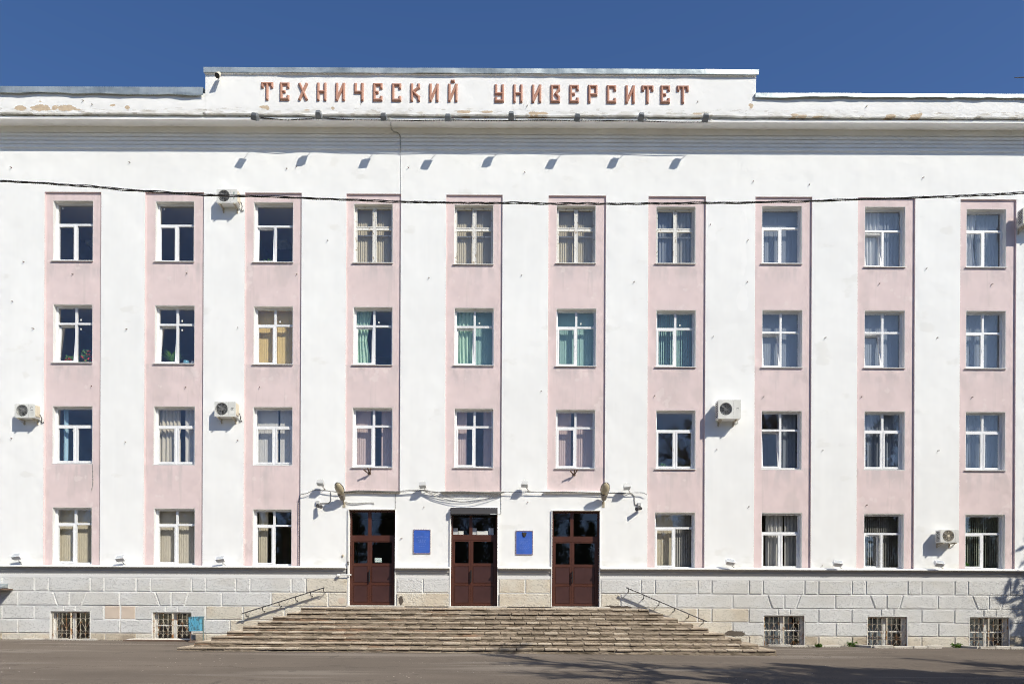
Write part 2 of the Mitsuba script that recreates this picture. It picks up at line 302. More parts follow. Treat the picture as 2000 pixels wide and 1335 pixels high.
def prism_chamfer(poly_xz, y_back, y_front, c):
    """A block: the polygon's outline from y_back forward, its front edges chamfered by c."""
    pts = np.asarray(poly_xz, float)[:, :2]; n = len(pts)
    ins = np.asarray(Polygon(pts).buffer(-c, join_style=2).exterior.coords)[:-1]
    if len(ins) != n: ins = pts + (pts.mean(0) - pts) * 0.05
    if Polygon(ins).exterior.is_ccw != Polygon(pts).exterior.is_ccw: ins = ins[::-1]
    s = int(np.argmin(((ins - pts[0]) ** 2).sum(1))); ins = np.roll(ins, -s, axis=0)
    if not Polygon(pts).exterior.is_ccw: pts, ins = pts[::-1], ins[::-1]
    L = lambda q, y: np.stack([q[:, 0], np.full(n, y), q[:, 1]], 1)
    V = np.vstack([L(pts, y_back), L(pts, y_front + c), L(ins, y_front)])
    F = []
    for r in (0, 1):
        for i in range(n):
            j = (i + 1) % n
            F.append([r * n + i, r * n + j, (r + 1) * n + j, (r + 1) * n + i])
    F = [f for f in F]
    m = MB().add(V, F)
    m.add(V[2 * n:], [[0, i, i + 1] for i in range(1, n - 1)])
    return m

# ------------------------------------------------------------------ the ground
gx = np.array([-250, -40, -20, 0, 20, 40, 250.0])
def ground_sheet(ys, dz=0.0):
    V = [[x, y, ground_z(np.clip(x, -40, 40)) + dz] for y in ys for x in gx]
    return MB().add(V, [[r * 7 + i, r * 7 + i + 1, (r + 1) * 7 + i + 1, (r + 1) * 7 + i] for r in range(len(ys) - 1) for i in range(6)])
B('pale_bounce_ground', pbr(proc(lambda p, n, uv: mix((0.33, 0.29, 0.20), (0.24, 0.22, 0.13), fbm(p.x * 0.8, p.y * 0.8, 1.0, octaves=4))), 0.95))  # unseen pale ground, added to bounce sunlight onto the cornice soffit and band
put('lawn', ground_sheet((-250, -30, -13.2)), 'pale_bounce_ground', kind='structure', label='dry pale lawn under the trees behind the viewer')
put('ground', ground_sheet((-13.2, 0, 30, 250.0)), 'asphalt', kind='structure', label='brownish grey asphalt forecourt in front of the building')

# ------------------------------------------------------------------ the building
BLD = thing('building', 'four storey white university building with recessed pink window bays and a rusticated stone plinth', 'building')
WHITE_Y, PINK_Y, ENTR_Y, XL, XR = -0.06, 0.0, -0.08, -24.0, 24.0
# column edges (left, right of the strip; left, right of the windows) and the rows as measured
strips = {1: (85.8, 196.5, 375), 2: (282, 397, 375.5), 3: (477, 588, 376.5), 4: (675, 782, 378.5), 5: (870, 980.5, 380.5), 6: (1070, 1182.5, 382), 7: (1265, 1377.5, 383.5), 8: (1474, 1585, 384.5), 9: (1674.3, 1786.5, 386), 10: (1874.6, 1984, 389.5)}
wins = {  # (row, column): left, right, top, bottom
 (4,1):(104.3,181.2,392.5,510),(4,2):(304.3,378.5,394,511.5),(4,3):(496,572,395.7,513),(4,4):(691.4,766.6,399,514),(4,5):(887.7,963,400.5,517),(4,6):(1087.7,1163,402,515),(4,7):(1282,1358,404,515.5),(4,8):(1488.6,1565.8,403,515.5),(4,9):(1689.6,1767.5,404.5,522),(4,10):(1888,1964.7,409,523),
 (3,1):(104.3,180,595,708.5),(3,2):(303,379.5,597,710.5),(3,3):(496,571.6,598.7,712),(3,4):(690.4,766,600,713),(3,5):(888,964,601.7,714),(3,6):(1087,1164,603,715.6),(3,7):(1282,1358.5,606,717),(3,8):(1489,1566.5,605.8,718),(3,9):(1689,1766.8,606.8,718.7),(3,10):(1887,1963.7,607.5,720),
 (2,1):(103,180,793.4,905),(2,2):(300.5,380,793.8,907),(2,3):(494.5,570.6,795,908),(2,4):(689,766,796,913),(2,5):(888,963,798,913.3),(2,6):(1086,1162,800,915),(2,7):(1281.7,1358,801.5,916),(2,8):(1488,1565.5,802.7,916.3),(2,9):(1688.6,1766.8,803.6,917),(2,10):(1886.5,1963,804.6,918.5),
 (1,1):(103,178.8,991,1102),(1,2):(301,380,993,1103.5),(1,3):(494,569,994.6,1105),(1,7):(1279.3,1357,1000.6,1110.5),(1,8):(1488,1565.7,1001.6,1111.5),(1,9):(1687.8,1765,1003.2,1111.8),(1,10):(1885.5,1962.7,1004.7,1112.6)}
for r, dv in ((4, 0), (3, 0), (2, 0), (1, 0)):   # the facade runs on with one more bay on either side
    a, b = wins[(r, 1)], wins[(r, 10)]
    wins[(r, 0)] = (a[0] - 199, a[1] - 199, a[2] - 0.9, a[3] - 0.9); wins[(r, 11)] = (b[0] + 199, b[1] + 199, b[2] + 0.9, b[3] + 0.9)
strips[0] = (85.8 - 199, 196.5 - 199, 374); strips[11] = (1874.6 + 199, 1984 + 199, 390.5)
def rect(u0, u1, v0, v1, y=0.0):
    vm, um = (v0 + v1) / 2, (u0 + u1) / 2
    return P(u0, vm, y)[0], P(u1, vm, y)[0], P(um, v1, y)[1], P(um, v0, y)[1]      # x0, x1, z0, z1
STR, WIN = {}, {}
ZB = 2.63           # foot of the rendered walls, behind the string course
for c, (a, b, top) in strips.items():
    x0, x1, _, z1 = rect(a, b, top, 900, PINK_Y)
    z0 = P((a + b) / 2, 961.5, PINK_Y)[1] if c in (4, 5, 6) else ZB
    STR[c] = (P(a, 700, WHITE_Y)[0], P(b, 700, WHITE_Y)[0], z0, P((a + b) / 2, top, WHITE_Y)[1])
for k, (a, b, t, bt) in wins.items():
    WIN[k] = rect(a, b, t, bt, PINK_Y)
DOORS = {1: (681.3, 771.8, 995, 1181.5), 2: (880.2, 971.4, 993, 1183), 3: (1078.2, 1171.0, 997.2, 1184)}
DOR = {k: rect(*v, ENTR_Y) for k, v in DOORS.items()}
entr = rect(586.5, 1264.5, 962, 1104, ENTR_Y)
ztop_wall = 18.15
white = sbox(XL, ZB, XR, ztop_wall)
holes = [sbox(STR[c][0], STR[c][2] - (0.3 if c not in (4, 5, 6) else 0), STR[c][1], STR[c][3]) for c in STR]
white = white.difference(unary_union(holes + [sbox(a, 0, b, d) for a, b, c_, d in DOR.values()]))
put('wall', MB().poly(white, WHITE_Y, 0.0), 'plaster_white', BLD, label='white rendered wall with pilasters between the pink bays')
ew = sbox(entr[0], ZB + 0.001, entr[1], entr[3]).difference(unary_union([sbox(a, 0, b, d) for a, b, c_, d in DOR.values()]))
put('entrance_wall', MB().poly(ew, ENTR_Y, WHITE_Y - 0.0005), 'plaster_white', BLD)
for c, (x0, x1, z0, z1) in sorted(STR.items()):
    pg = sbox(x0 - 0.05, z0 - 0.05, x1 + 0.05, z1 + 0.05)
    cut = [sbox(*np.array([w[0], w[2], w[1], w[3]]) + np.array([-0.012, -0.012, 0.012, 0.012])) for k, w in WIN.items() if k[1] == c]
    m = MB().poly(pg.difference(unary_union(cut)), PINK_Y, 0.3)
    e = 0.006                                                     # the jambs of the recess are painted pink as well
    ring = sbox(x0, z0, x1, z1).difference(sbox(x0 + e, z0 - (0 if c in (4, 5, 6) else 1), x1 - e, z1 - e))
    m.poly(ring, WHITE_Y + 0.003, 0.0)
    put('window_bay', m, 'plaster_pink', BLD)
for c in (4, 5, 6):
    x0, x1, z0, z1 = STR[c]
    put('bay_ledge', MB().cbox(x0 - 0.12, x1 + 0.02, -0.17, 0.0, z0 - 0.035, z0 + 0.015, 0.008), 'kerb_stone' if c != 6 else 'plaster_trim', BLD)

# body: slabs, partitions, back, ends, roof
FL = [1.45, 1.45 + 3.42, 8.47, 12.09, 16.15]
zs = [WIN[(r, 5)] if (r, 5) in WIN else WIN[(1, 3)] for r in (1, 2, 3, 4)]
FL = [w[2] - 0.85 for w in zs] + [zs[3][3] + 0.55]
for z in FL:
    put('floor_slab', MB().box(XL + 0.01, XR - 0.01, 0.31, 11.9, z - 0.25, z), 'room_floor' if z < 15 else 'room_wall', BLD)
for z in FL[1:4]:
    put('ceiling', MB().box(XL + 0.02, XR - 0.02, 0.32, 11.8, z - 0.30, z - 0.255), 'room_wall', BLD)
put('corridor_wall', MB().box(XL + 0.02, XR - 0.02, 6.0, 6.2, 1.0, 16.4), 'room_wall', BLD)
for a, b in ((0, 1), (2, 3), (4, 5), (6, 7), (8, 9), (10, 11), (7, 8), (3, 4)):
    x = (STR[a][1] + STR[b][0]) / 2
    put('partition_wall', MB().box(x - 0.06, x + 0.06, 0.33, 5.99, 1.0, 16.35), 'room_wall', BLD)
put('end_wall', MB().box(XL - 0.3, XL, -0.05, 12.0, -1, 18.9), 'plaster_white', BLD)
put('end_wall', MB().box(XR, XR + 0.3, -0.05, 12.0, -1, 18.9), 'plaster_white', BLD)
put('back_wall', MB().box(XL, XR, 11.9, 12.2, -1, 18.9), 'plaster_white', BLD)
put('roof', MB().box(XL, XR, 0.0, 12.0, 18.2, 18.4), 'roof_felt', BLD)
put('basement_floor', MB().box(XL, XR, 0.31, 11.9, -1.2, -1.0), 'room_dark', BLD)
put('basement_wall', MB().box(XL, XR, 3.0, 3.2, -1.0, 1.2), 'room_dark', BLD)

# cornice: ribbed band, soffit, lip, fascia
band = MB()
ribs = [265.3, 272.4, 279.8, 287, 294.4]
zt, zb = PZ(252.3, -0.1), PZ(300.0, -0.1)
zr = [PZ(v, -0.09) for v in ribs]
put('cornice_band', MB().box(XL, XR, -0.07, -0.05, zr[-1] - 0.02, 18.19), 'plaster_trim', BLD)
for i, (a, b) in enumerate(zip([zt + 0.02] + zr[:-1], zr)):
    g = 0.026
    y = -0.125 + 0.007 * i
    m = MB().add([[x, yy, z] for x in (XL, XR) for yy, z in ((-0.071, b + g), (y, b + g), (y - 0.006, b + g + 0.012), (y - 0.004, a - 0.004), (-0.071, a))], [[0, 5, 6, 1], [1, 6, 7, 2], [2, 7, 8, 3], [3, 8, 9, 4]])
    put('cornice_rib', m, 'plaster_trim', BLD)
def wavy_profile(prof, x0, x1, step, amp, seed):
    xs = np.arange(x0, x1 + step * 0.5, step); n = len(prof)
    V = []
    for x in xs:
        w = [(meshkit.noise(np.array([x * f, seed, 0.5])) - 0.5) * amp for f in (0.6, 2.3)]
        V += [[x, y, z + (w[0] + 0.5 * w[1]) * (1 if k else 1)] for k, (y, z) in enumerate(prof)]
    F = [[i * n + k, (i + 1) * n + k, (i + 1) * n + k + 1, i * n + k + 1] for i in range(len(xs) - 1) for k in range(n - 1)]
    return MB().add(V, F)
LIPZ = 18.057
put('cornice', wavy_profile([(-0.05, 18.185), (-0.10, 18.178), (-0.645, LIPZ), (-0.66, LIPZ + 0.004), (-0.66, LIPZ + 0.045), (-0.59, LIPZ + 0.06), (-0.59, 18.195), (-0.42, 18.20), (-0.40, 18.30)], XL, XR, 0.25, 0.022, 3), 'plaster_trim', BLD)
# parapets and their zinc flashing
pl, pr = P(401, 190, -0.68)[0], P(1475.5, 190, -0.68)[0]
def parapet(name, x0, x1, ztop, y=-0.68):
    m = wavy_profile([(-0.58, 18.262), (y, 18.25), (y, 18.30), (y + 0.002, ztop)], x0, x1, 0.25, 0.0, 1)
    V, F = m.arr()
    low = V[:, 2] < 18.27
    V[low, 2] += 0.045 * (np.array([meshkit.noise(np.array([x * 1.3, 5.0, 1.0])) for x in V[low, 0]]) - 0.5) + 0.03 * (np.array([meshkit.noise(np.array([x * 4.3, 8.0, 1.0])) for x in V[low, 0]]) - 0.5)
    m = MB().add(V, F)
    m.box(x0, x1, y + 0.01, y + 0.35, 18.31, ztop)
    put(name, m, 'plaster_parapet', BLD)
ZL, ZC, ZRR = 18.95, 19.72, 18.97
parapet('parapet', XL, pl, ZL); parapet('sign_parapet', pl, pr, ZC, -0.685); parapet('parapet', pr, XR, ZRR)
put('parapet_trim', MB().box(pl - 0.02, pr + 0.02, -0.73, -0.3, ZC - 0.11, ZC - 0.035), 'plaster_trim', BLD)
def flashing(x0, x1, z0, z1, yf, sheet_len, wave, seed):
    x = x0; i = 0
    while x < x1 - 0.01:
        e = min(x + sheet_len * (0.9 + 0.2 * meshkit.noise(np.array([i * 1.7, seed, 0.1]))), x1)
        n = max(3, int((e - x) / 0.12)); xs = np.linspace(x - 0.012, e, n)
        dz = (meshkit.noise(np.array([i * 3.1, seed, 2.0])) - 0.5) * wave * 0.5; dy = -0.006 * (i % 2)
        V = []
        for q, xx in enumerate(xs):
            t = (xx - x) / (e - x)
            sag = wave * (math.sin(t * math.pi) * (0.5 - meshkit.noise(np.array([i * 2.3, seed, 7.0]))) * 1.4 + (meshkit.noise(np.array([xx * 3, seed, 4.0])) - 0.5) * 0.6)
            out = 0.03 * (meshkit.noise(np.array([xx * 2.2, seed, 6.0])) - 0.5)
            V += [[xx, 0.3, z1 + 0.10], [xx, yf + 0.02, z1 + dz * 0.3], [xx, yf + dy, z1 - 0.012 + dz * 0.3], [xx, yf + dy + out, z0 + dz + sag], [xx, yf + dy + out + 0.02, z0 + dz + sag - 0.008]]
        F = [[a * 5 + k, (a + 1) * 5 + k, (a + 1) * 5 + k + 1, a * 5 + k + 1] for a in range(n - 1) for k in range(4)]
        put('roof_flashing', MB().add(V, F), 'zinc_sheet', BLD, smooth=25)
        x = e; i += 1
flashing(XL, P(397, 180, -0.75)[0], PZ(187, -0.76), PZ(173.2, -0.76), -0.77, 1.75, 0.07, 1.3)
flashing(P(398.5, 135, -0.75)[0], P(1482, 140, -0.75)[0], PZ(144, -0.76), PZ(133.8, -0.76), -0.77, 2.4, 0.012, 5.1)
flashing(P(1476, 185, -0.75)[0], XR, PZ(187, -0.76), PZ(179.3, -0.76), -0.77, 1.9, 0.055, 8.7)

# string course over the plinth, broken by the doors
SCS = [('string_course', 'plaster_trim', [(0.05, 2.628), (-0.085, 2.628), (-0.085, 2.70), (-0.225, 2.674), (-0.24, 2.665), (-0.24, 2.636), (-0.232, 2.628)][::-1]),
       ('string_course_cove', 'course_shade_grey', [(0.05, 2.6275), (-0.13, 2.6275), (-0.125, 2.60), (-0.09, 2.585), (-0.085, 2.52), (-0.105, 2.512), (-0.105, 2.498), (-0.07, 2.485), (-0.055, 2.41), (-0.05, 2.386), (0.05, 2.386)])]
B('course_shade_grey', pbr((0.38, 0.37, 0.36), 0.8, spec=0.2))  # shade under the lip put into the colour, darker than the white trim
runs = [(XL, DOR[1][0] - 0.10), (DOR[1][1] + 0.02, DOR[2][0] - 0.03), (DOR[2][1] + 0.02, DOR[3][0] - 0.03), (DOR[3][1] + 0.02, XR)]
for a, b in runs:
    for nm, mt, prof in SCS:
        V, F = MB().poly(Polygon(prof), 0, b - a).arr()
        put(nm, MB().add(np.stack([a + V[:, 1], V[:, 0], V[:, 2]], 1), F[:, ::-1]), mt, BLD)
# plinth: backing with joints, and every stone
BWIN = {1: (98, 175.5, 1193, 1252), 2: (297.3, 374, 1194.8, 1254), 3: (1492, 1571, 1201, 1268), 4: (1694.6, 1772, 1203.5, 1270), 5: (1893.8, 1971.3, 1204.5, 1272)}
BW = {k: rect(*v, -0.13) for k, v in BWIN.items()}
BACK_Y, BLOCK_Y = -0.10, -0.13
cutb = unary_union([sbox(a, c, b, d) for a, b, c, d in BW.values()] + [sbox(a, -2, b, 5) for a, b, c, d in DOR.values()])
PLK = BLD + '__plinth'
put('plinth', MB().poly(sbox(XL, -0.6, XR, 2.385).difference(cutb), BACK_Y, 0.25), 'plinth_white', BLD)
put('plinth_band', MB().poly(sbox(XL, 2.275, XR, 2.384).difference(cutb), -0.112, BACK_Y - 0.0005), 'plinth_white', BLD)
CV = [(1131, 1157), (1159.2, 1184.6), (1186.6, 1211.4), (1213.4, 1238.4), (1240.4, 1275)]   # courses, on the level
J = {0: [4.5, 67.5, 95, 176.5, 203.5, 266, 294.5, 374.5, 402, 460.5, 488.5, 569, 597, 678, '|', 774, 826, 877, '|', 974, 1025.8, 1076, '|', 1173, 1251.7, 1279.5, 1362.7, 1390, 1463, 1490, 1571.5, 1598.7, 1664, 1691.4, 1773, 1800, 1864.8, 1890.8, 1973, 2000],
     1: [35, (103.5, 112.5), 136, (169, 159), 234, (303, 312), 334.5, (368, 360), 433, 529.5, 640.5, 678, '|', 774, 877, '|', 974, 1076, '|', 1173, 1212, 1321, 1430.8, (1499.4, 1508), 1532, (1564, 1555), 1631.6, (1699.7, 1709.4), 1732, (1764, 1756.8), 1832, (1899.7, 1909.8), 1932, (1964, 1955.6), 2040],
     2: [4, 67.5, 124.5, 147.5, 202.5, 234.5, 264.5, 323, 347.5, 401, 474, 555, 600, 678, '|', 774, 877, '|', 974, 1076, '|', 1173, 1266, 1362.7, 1390, 1463, 1519.5, 1544, 1598.5, 1664, 1720.7, 1745.8, 1800, 1864.8, 1921, 1945.6, 2003],
     3: [35, 136.5, 234.5, 335, 448.5, 560, 678, '|', 774, 877, '|', 974, 1076, '|', 1173, 1300, 1430.8, 1532, 1632.5, 1733, 1832.8, 1933, 2030],
     4: [4, 67, 205, 266, 401, 470, 560, '|', 1360, 1390, 1463, 1598.5, 1664, 1800, 1864.8, 2000]}
Jx = lambda j: j if isinstance(j, tuple) else (j, j)
stone_rng = random.Random(5)
for r, (v0, v1) in enumerate(CV):
    z1, z0 = PZ(v0, BLOCK_Y), PZ(v1, BLOCK_Y)
    row = J[r]
    left = [row[0] - 100 - 90 * i for i in range(4, -1, -1)]; right = [row[-1] + 95 * (i + 1) for i in range(5)]
    row = left + row + right
    for a, b in zip(row[:-1], row[1:]):
        if a == '|' or b == '|': continue
        (at, ab), (bt, bb) = Jx(a), Jx(b)
        vm = (v0 + v1) / 2; g = 0.026
        X = lambda u: P(u, vm, BLOCK_Y)[0]
        xa = [max(X(at) + g, XL), max(X(ab) + g, XL)]; xb = [min(X(bt) - g, XR), min(X(bb) - g, XR)]
        if xb[0] - xa[0] < 0.1: continue
        zlo = z0 if r < 4 else min(z0, ground_z(xa[0]) - 0.05)
        pg = Polygon([(xa[1], zlo), (xb[1], zlo), (xb[0], z1), (xa[0], z1)])
        pg = pg.difference(unary_union([sbox(p[0] - 0.02, p[2] - 1, p[1] + 0.02, p[3] + 0.02) for p in BW.values()] + [sbox(p[0] - 0.06, -1, p[1] + 0.03, 5) for p in DOR.values()]))
        for g1 in getattr(pg, 'geoms', [pg]):
            if g1.is_empty or g1.area < 0.01: continue
            cu = (Jx(a)[0] + Jx(b)[0]) / 2
            mat = 'stone_white'
            if r == 1 and 520 < cu < 1215: mat = 'stone_cream'
            if r >= 1 and 395 < cu < 600 and r >= 2: mat = 'stone_cream'
            if r == 0 and 600 < cu < 1170: mat = 'stone_white' if 900 > cu > 700 else 'stone_cream'
            if r >= 2 and 1173 < cu < 1440: mat = 'stone_cream'
            if r == 4: mat = 'stone_bare' if stone_rng.random() < 0.45 else 'stone_cream'
            if r == 2 and 202 < cu < 264: mat = 'stone_tan'
            if g1.area < 0.99 * g1.convex_hull.area:
                put('block', MB().poly(g1, BLOCK_Y + stone_rng.uniform(-0.004, 0.004), BACK_Y + 0.01), mat, PLK); continue
            m = prism_chamfer(np.array(g1.exterior.coords)[:-1], BACK_Y + 0.01, BLOCK_Y - (0.03 if (r == 1 and 774 < cu < 1076) else 0) + stone_rng.uniform(-0.006, 0.006) + (0.02 if mat == 'stone_tan' else 0), 0.012)
            put('block', m, mat, PLK)
# bare patches where the plinth's render has come off
def patch(u, v, w, h, mat, seed, y=BLOCK_Y - 0.012):
    rg = random.Random(seed); x, z = P(u, v, y); a = np.linspace(0, 2 * np.pi, 22, endpoint=False)
    pts = [(x + w / 110 * math.cos(t) * rg.uniform(0.7, 1.15), z + h / 110 * math.sin(t) * rg.uniform(0.65, 1.15)) for t in a]
    put('mortar_patch', MB().poly(Polygon(pts).buffer(0), y, y + 0.03), mat, BLD)
patch(1205, 1186, 62, 9, 'asphalt', 1); patch(1437, 1236, 42, 11, 'asphalt', 4); patch(668, 1172, 16, 12, 'stone_tan', 3)
patch(783, 1172, 10, 20, 'asphalt', 9, -0.165)

# ------------------------------------------------------------------ windows
ORD = ['', 'first', 'second', 'third', 'fourth', 'fifth', 'sixth', 'seventh', 'eighth', 'ninth', 'tenth', 'eleventh']
def tjit(r): return rnd.uniform(-r, r)
def pane(parent, x0, x1, z0, z1, y, tilt=None, mat='glass'):
    dx, dz = tjit(0.004), tjit(0.004)
    V = np.array([[x0, y, z0], [x1, y + dx, z0], [x1, y + dx + dz, z1], [x0, y + dz, z1]])
    if tilt: V = rot(V, *tilt)
    put('pane', MB().add(V, [[0, 1, 2, 3]]), mat, parent)
def ring(x0, x1, z0, z1, w): return sbox(x0, z0, x1, z1).difference(sbox(x0 + w, z0 + w, x1 - w, z1 - w))
KIND = {(4,1):('T',.36,0),(4,2):('T',.36,0),(4,3):('T',.36,3.5),(4,8):('T',.345,0),(4,9):('T',.365,7),(4,10):('T',.34,0),
        (2,1):('T2',.33,0),(2,2):('T2',.33,0),(2,3):('T2',.33,0),(2,7):('T2',.33,0),(1,7):('T',.27,0),(1,8):('T2',.35,0),(1,9):('T',.355,-14),(1,10):('T',.345,0)}
TILT3 = {1: 5, 2: 5, 4: 2.5, 5: 4.5, 8: 6.5, 9: 7}
for c in range(1, 11): KIND[(3, c)] = ('X', .30 if c < 8 else .36, TILT3.get(c, 0))
for c in (4, 5, 6): KIND[(2, c)] = ('X', .295, 0)
KIND[(2, 8)] = ('X', .315, 6); KIND[(2, 9)] = ('X2', .325, 0); KIND[(2, 10)] = ('X2', .33, 0)
for c in (1, 2, 3): KIND[(1, c)] = ('X', .28, 0)
for c in (4, 5, 6, 7): KIND[(4, c)] = ('old', .375, 0)
SILL0 = (-0.055, 0.15)
for (r, c), (x0, x1, z0, z1) in sorted(WIN.items()):
    kind, f, tilt = KIND.get((r, c), ('X', .32, 0))
    name = numbered(BLD + '__window')
    labels[name] = {'label': f'{ORD[r]} storey window in the {ORD[c]} pink bay from the left' if 1 <= c <= 10 else f'{ORD[r]} storey window beyond the edge of the view'}
    k = name
    old = kind == 'old'; pm = 'old_painted_wood' if old else 'window_plastic'
    YF = 0.17
    zf = z0 + 0.02
    put('reveal', MB().poly(sbox(x0 - 0.013, z0 - 0.013, x1 + 0.013, z1 + 0.013).difference(sbox(x0, z0, x1, z1)), 0.004, YF + 0.12), 'plaster_reveal', k)
    zt = z1 - (z1 - zf) * f; w = 0.045 if old else 0.06; xm = (x0 + x1) / 2 + 0.012
    fr = [ring(x0, x1, zf, z1, w), sbox(x0 + w, zt - 0.035, x1 - w, zt + 0.035)]
    if kind in ('X', 'X2', 'old'): fr.append(sbox(xm - 0.038, zf + w, xm + 0.038, z1 - w))
    else: fr.append(sbox(xm - 0.038, zf + w, xm + 0.038, zt - 0.035))
    put('frame', MB().poly(unary_union(fr), YF, YF + 0.07), pm, k)
    yg = YF + 0.03
    if kind in ('X', 'X2', 'old'):
        pane(k, x0 + w, xm - 0.038, zt + 0.035, z1 - w, yg); pane(k, xm + 0.038, x1 - w, zt + 0.035, z1 - w, yg)
    else: pane(k, x0 + w, x1 - w, zt + 0.035, z1 - w, yg)
    sashes = [0] if kind in ('X', 'T') else [0, 1]
    for side in (0, 1):
        a, b = ((x0 + w, xm - 0.038), (xm + 0.038, x1 - w))[side]
        lo, hi = zf + w, zt - 0.035
        if old:
            sw = 0.028
            put('sash', MB().poly(ring(a + 0.004, b - 0.004, lo + 0.004, hi - 0.004, sw), YF - 0.012, YF + 0.05), pm, k)
            put('sash', MB().poly(ring(a + 0.004, b - 0.004, zt + 0.04, z1 - w - 0.004, 0.026), YF - 0.012, YF + 0.05), pm, k)
            put('inner_rail', MB().box(a, b, YF + 0.15, YF + 0.18, hi - 0.16, hi - 0.12), pm, k)
            pane(k, a + sw, b - sw, lo + sw, hi - sw, yg)
            continue
        if side in sashes:
            sw = 0.058; ax = None
            if side == 0 and tilt:
                ax = ([1, 0, 0], -math.radians(abs(tilt)), [a, YF + 0.03, lo]) if tilt > 0 else ([0, 0, 1], math.radians(-tilt), [a, YF + 0.03, lo])
            m = MB().poly(ring(a - 0.012, b + 0.012, lo - 0.012, hi + 0.012, sw), YF - 0.016, YF + 0.05)
            if ax: m = m.moved(lambda V: rot(V, *ax))
            put('sash', m, pm, k)
            pane(k, a + sw - 0.012, b - sw + 0.012, lo + sw - 0.012, hi - sw + 0.012, yg - 0.01, ax)
            if side == 0 and abs(tilt) < 1 and r != 4:
                put('handle', MB().cbox(b - 0.02, b - 0.005, YF - 0.03, YF - 0.016, (lo + hi) / 2 - 0.05, (lo + hi) / 2 + 0.05, 0.003), pm, k)
        else: pane(k, a, b, lo, hi, yg)
    # small maker's stickers left on some panes
    if c <= 2 or (r == 3 and c <= 7):
        for sx, sz in (((.42, .58), (.92, .62), (.10, .93))[: 3 if r == 4 else 1] if r != 3 else ((.62, .77), (.62, .60), (.12, .58))[: 2 if c < 3 else 1]):
            X, Z = x0 + w + (x1 - x0 - 2 * w) * sx, zf + w + (z1 - zf - 2 * w) * sz
            put('sticker', MB().box(X, X + 0.05, yg - 0.022, yg - 0.019, Z, Z + 0.06), 'paper', k)
    if r > 1:
        s = MB().add([[x, y, z] for x in (x0 - 0.055, x1 + 0.03) for y, z in ((YF, z0 + 0.022), (-0.055, z0 + 0.004), (-0.055, z0 - 0.022), (-0.045, z0 - 0.022), (-0.045, z0 - 0.006), (YF, z0 + 0.006))],
                     [[0, 1, 7, 6], [1, 2, 8, 7], [2, 3, 9, 8], [3, 4, 10, 9], [4, 5, 11, 10], [0, 5, 4, 1], [1, 4, 3, 2], [6, 7, 10, 11], [7, 8, 9, 10]])
        if r == 2 and c in (1, 2, 3, 8, 9): s = s.moved(lambda V: V * [1, 0.45, 1] + [0, 0.02, 0])
        put('sill', s, 'sill_metal' if not old else 'old_painted_wood', k)
    else:
        put('sill', MB().cbox(x0 - 0.02, x1 + 0.02, -0.03, YF, z0 - 0.05, z0 + 0.02, 0.006), 'plaster_reveal', k)

# basement windows with their bar grilles
for i, (x0, x1, z0, z1) in BW.items():
    k = numbered(BLD + '__basement_window')
    labels[k] = {'label': f'{ORD[i]} barred basement window from the left'}
    zg = ground_z((x0 + x1) / 2) - 0.02
    put('lining', MB().poly(sbox(x0 - 0.018, z0 - 0.1, x1 + 0.018, z1 + 0.018).difference(sbox(x0, z0 - 0.2, x1, z1)), BLOCK_Y - 0.004, 0.26), 'plaster_reveal', k)
    xm = (x0 + x1) / 2; zm = z1 - (z1 - z0) * 0.45
    fr = unary_union([ring(x0, x1, z0, z1, 0.05), sbox(xm - 0.045, z0, xm + 0.045, z1), sbox(x0, zm - 0.02, x1, zm + 0.02)] if i > 1 else [ring(x0, x1, z0, z1, 0.05), sbox(xm - 0.05, z0, xm + 0.05, z1)])
    put('frame', MB().poly(fr, 0.10, 0.16), 'old_painted_wood', k)
    for a, b in ((x0 + 0.05, xm - 0.045), (xm + 0.045, x1 - 0.05)): pane(k, a, b, z0, z1 - 0.05, 0.13)
    if i > 2: put('board', MB().box(x0 + 0.1, x1 - 0.25, 0.34, 0.36, z0 - 0.2, z1 - 0.12), 'board_blue', k)
    g = MB(); W, H = x1 - x0, z1 - zg; yb = -0.07; rb = 0.0062
    fx0, fx1, fz1 = x0 + (0.03 if i > 1 else 0.06), x1 - 0.02, z1 - 0.05
    for p in ([(fx0, zg), (fx0, fz1)], [(fx1, zg), (fx1, fz1)], [(xm, zg), (xm, fz1)], [(fx0, fz1), (fx1, fz1)]):
        g.tube([(p[0][0], yb, p[0][1]), (p[1][0], yb, p[1][1])], 0.014 if p[0][0] != xm else 0.03, 5)
    n = 4
    for a, b in ((fx0, xm), (xm, fx1)):
        st = (b - a) / n
        for q in range(1, n): g.tube([(a + q * st, yb, zg), (a + q * st, yb, fz1)], rb, 5)
        for q in range(n):
            cx = a + (q + 0.5) * st; rad = st / 2 * 0.92
            arc = lambda zc, sg, t0=0: [(cx + rad * math.cos(t), yb - 0.005, zc + sg * rad * math.sin(t)) for t in np.linspace(0, np.pi, 8)]
            hi, lo, bt = fz1 - 0.27 * H, fz1 - 0.56 * H, zg + 0.18 * H
            g.tube(arc(hi, 1), rb * 0.8, 4); g.tube(arc(lo, -1), rb * 0.8, 4); g.tube(arc(bt, 1), rb * 0.8, 4)
            sg = 1 if q % 2 == 0 else -1
            g.tube([(cx - sg * rad, yb - 0.005, hi), (cx + sg * rad, yb - 0.005, lo)], rb * 0.8, 4)
            if i > 2 or q % 2: g.tube([(cx - sg * rad, yb - 0.005, bt), (cx + sg * rad, yb - 0.005, zg)], rb * 0.8, 4)
    put('grille', g, 'grille_paint', k)

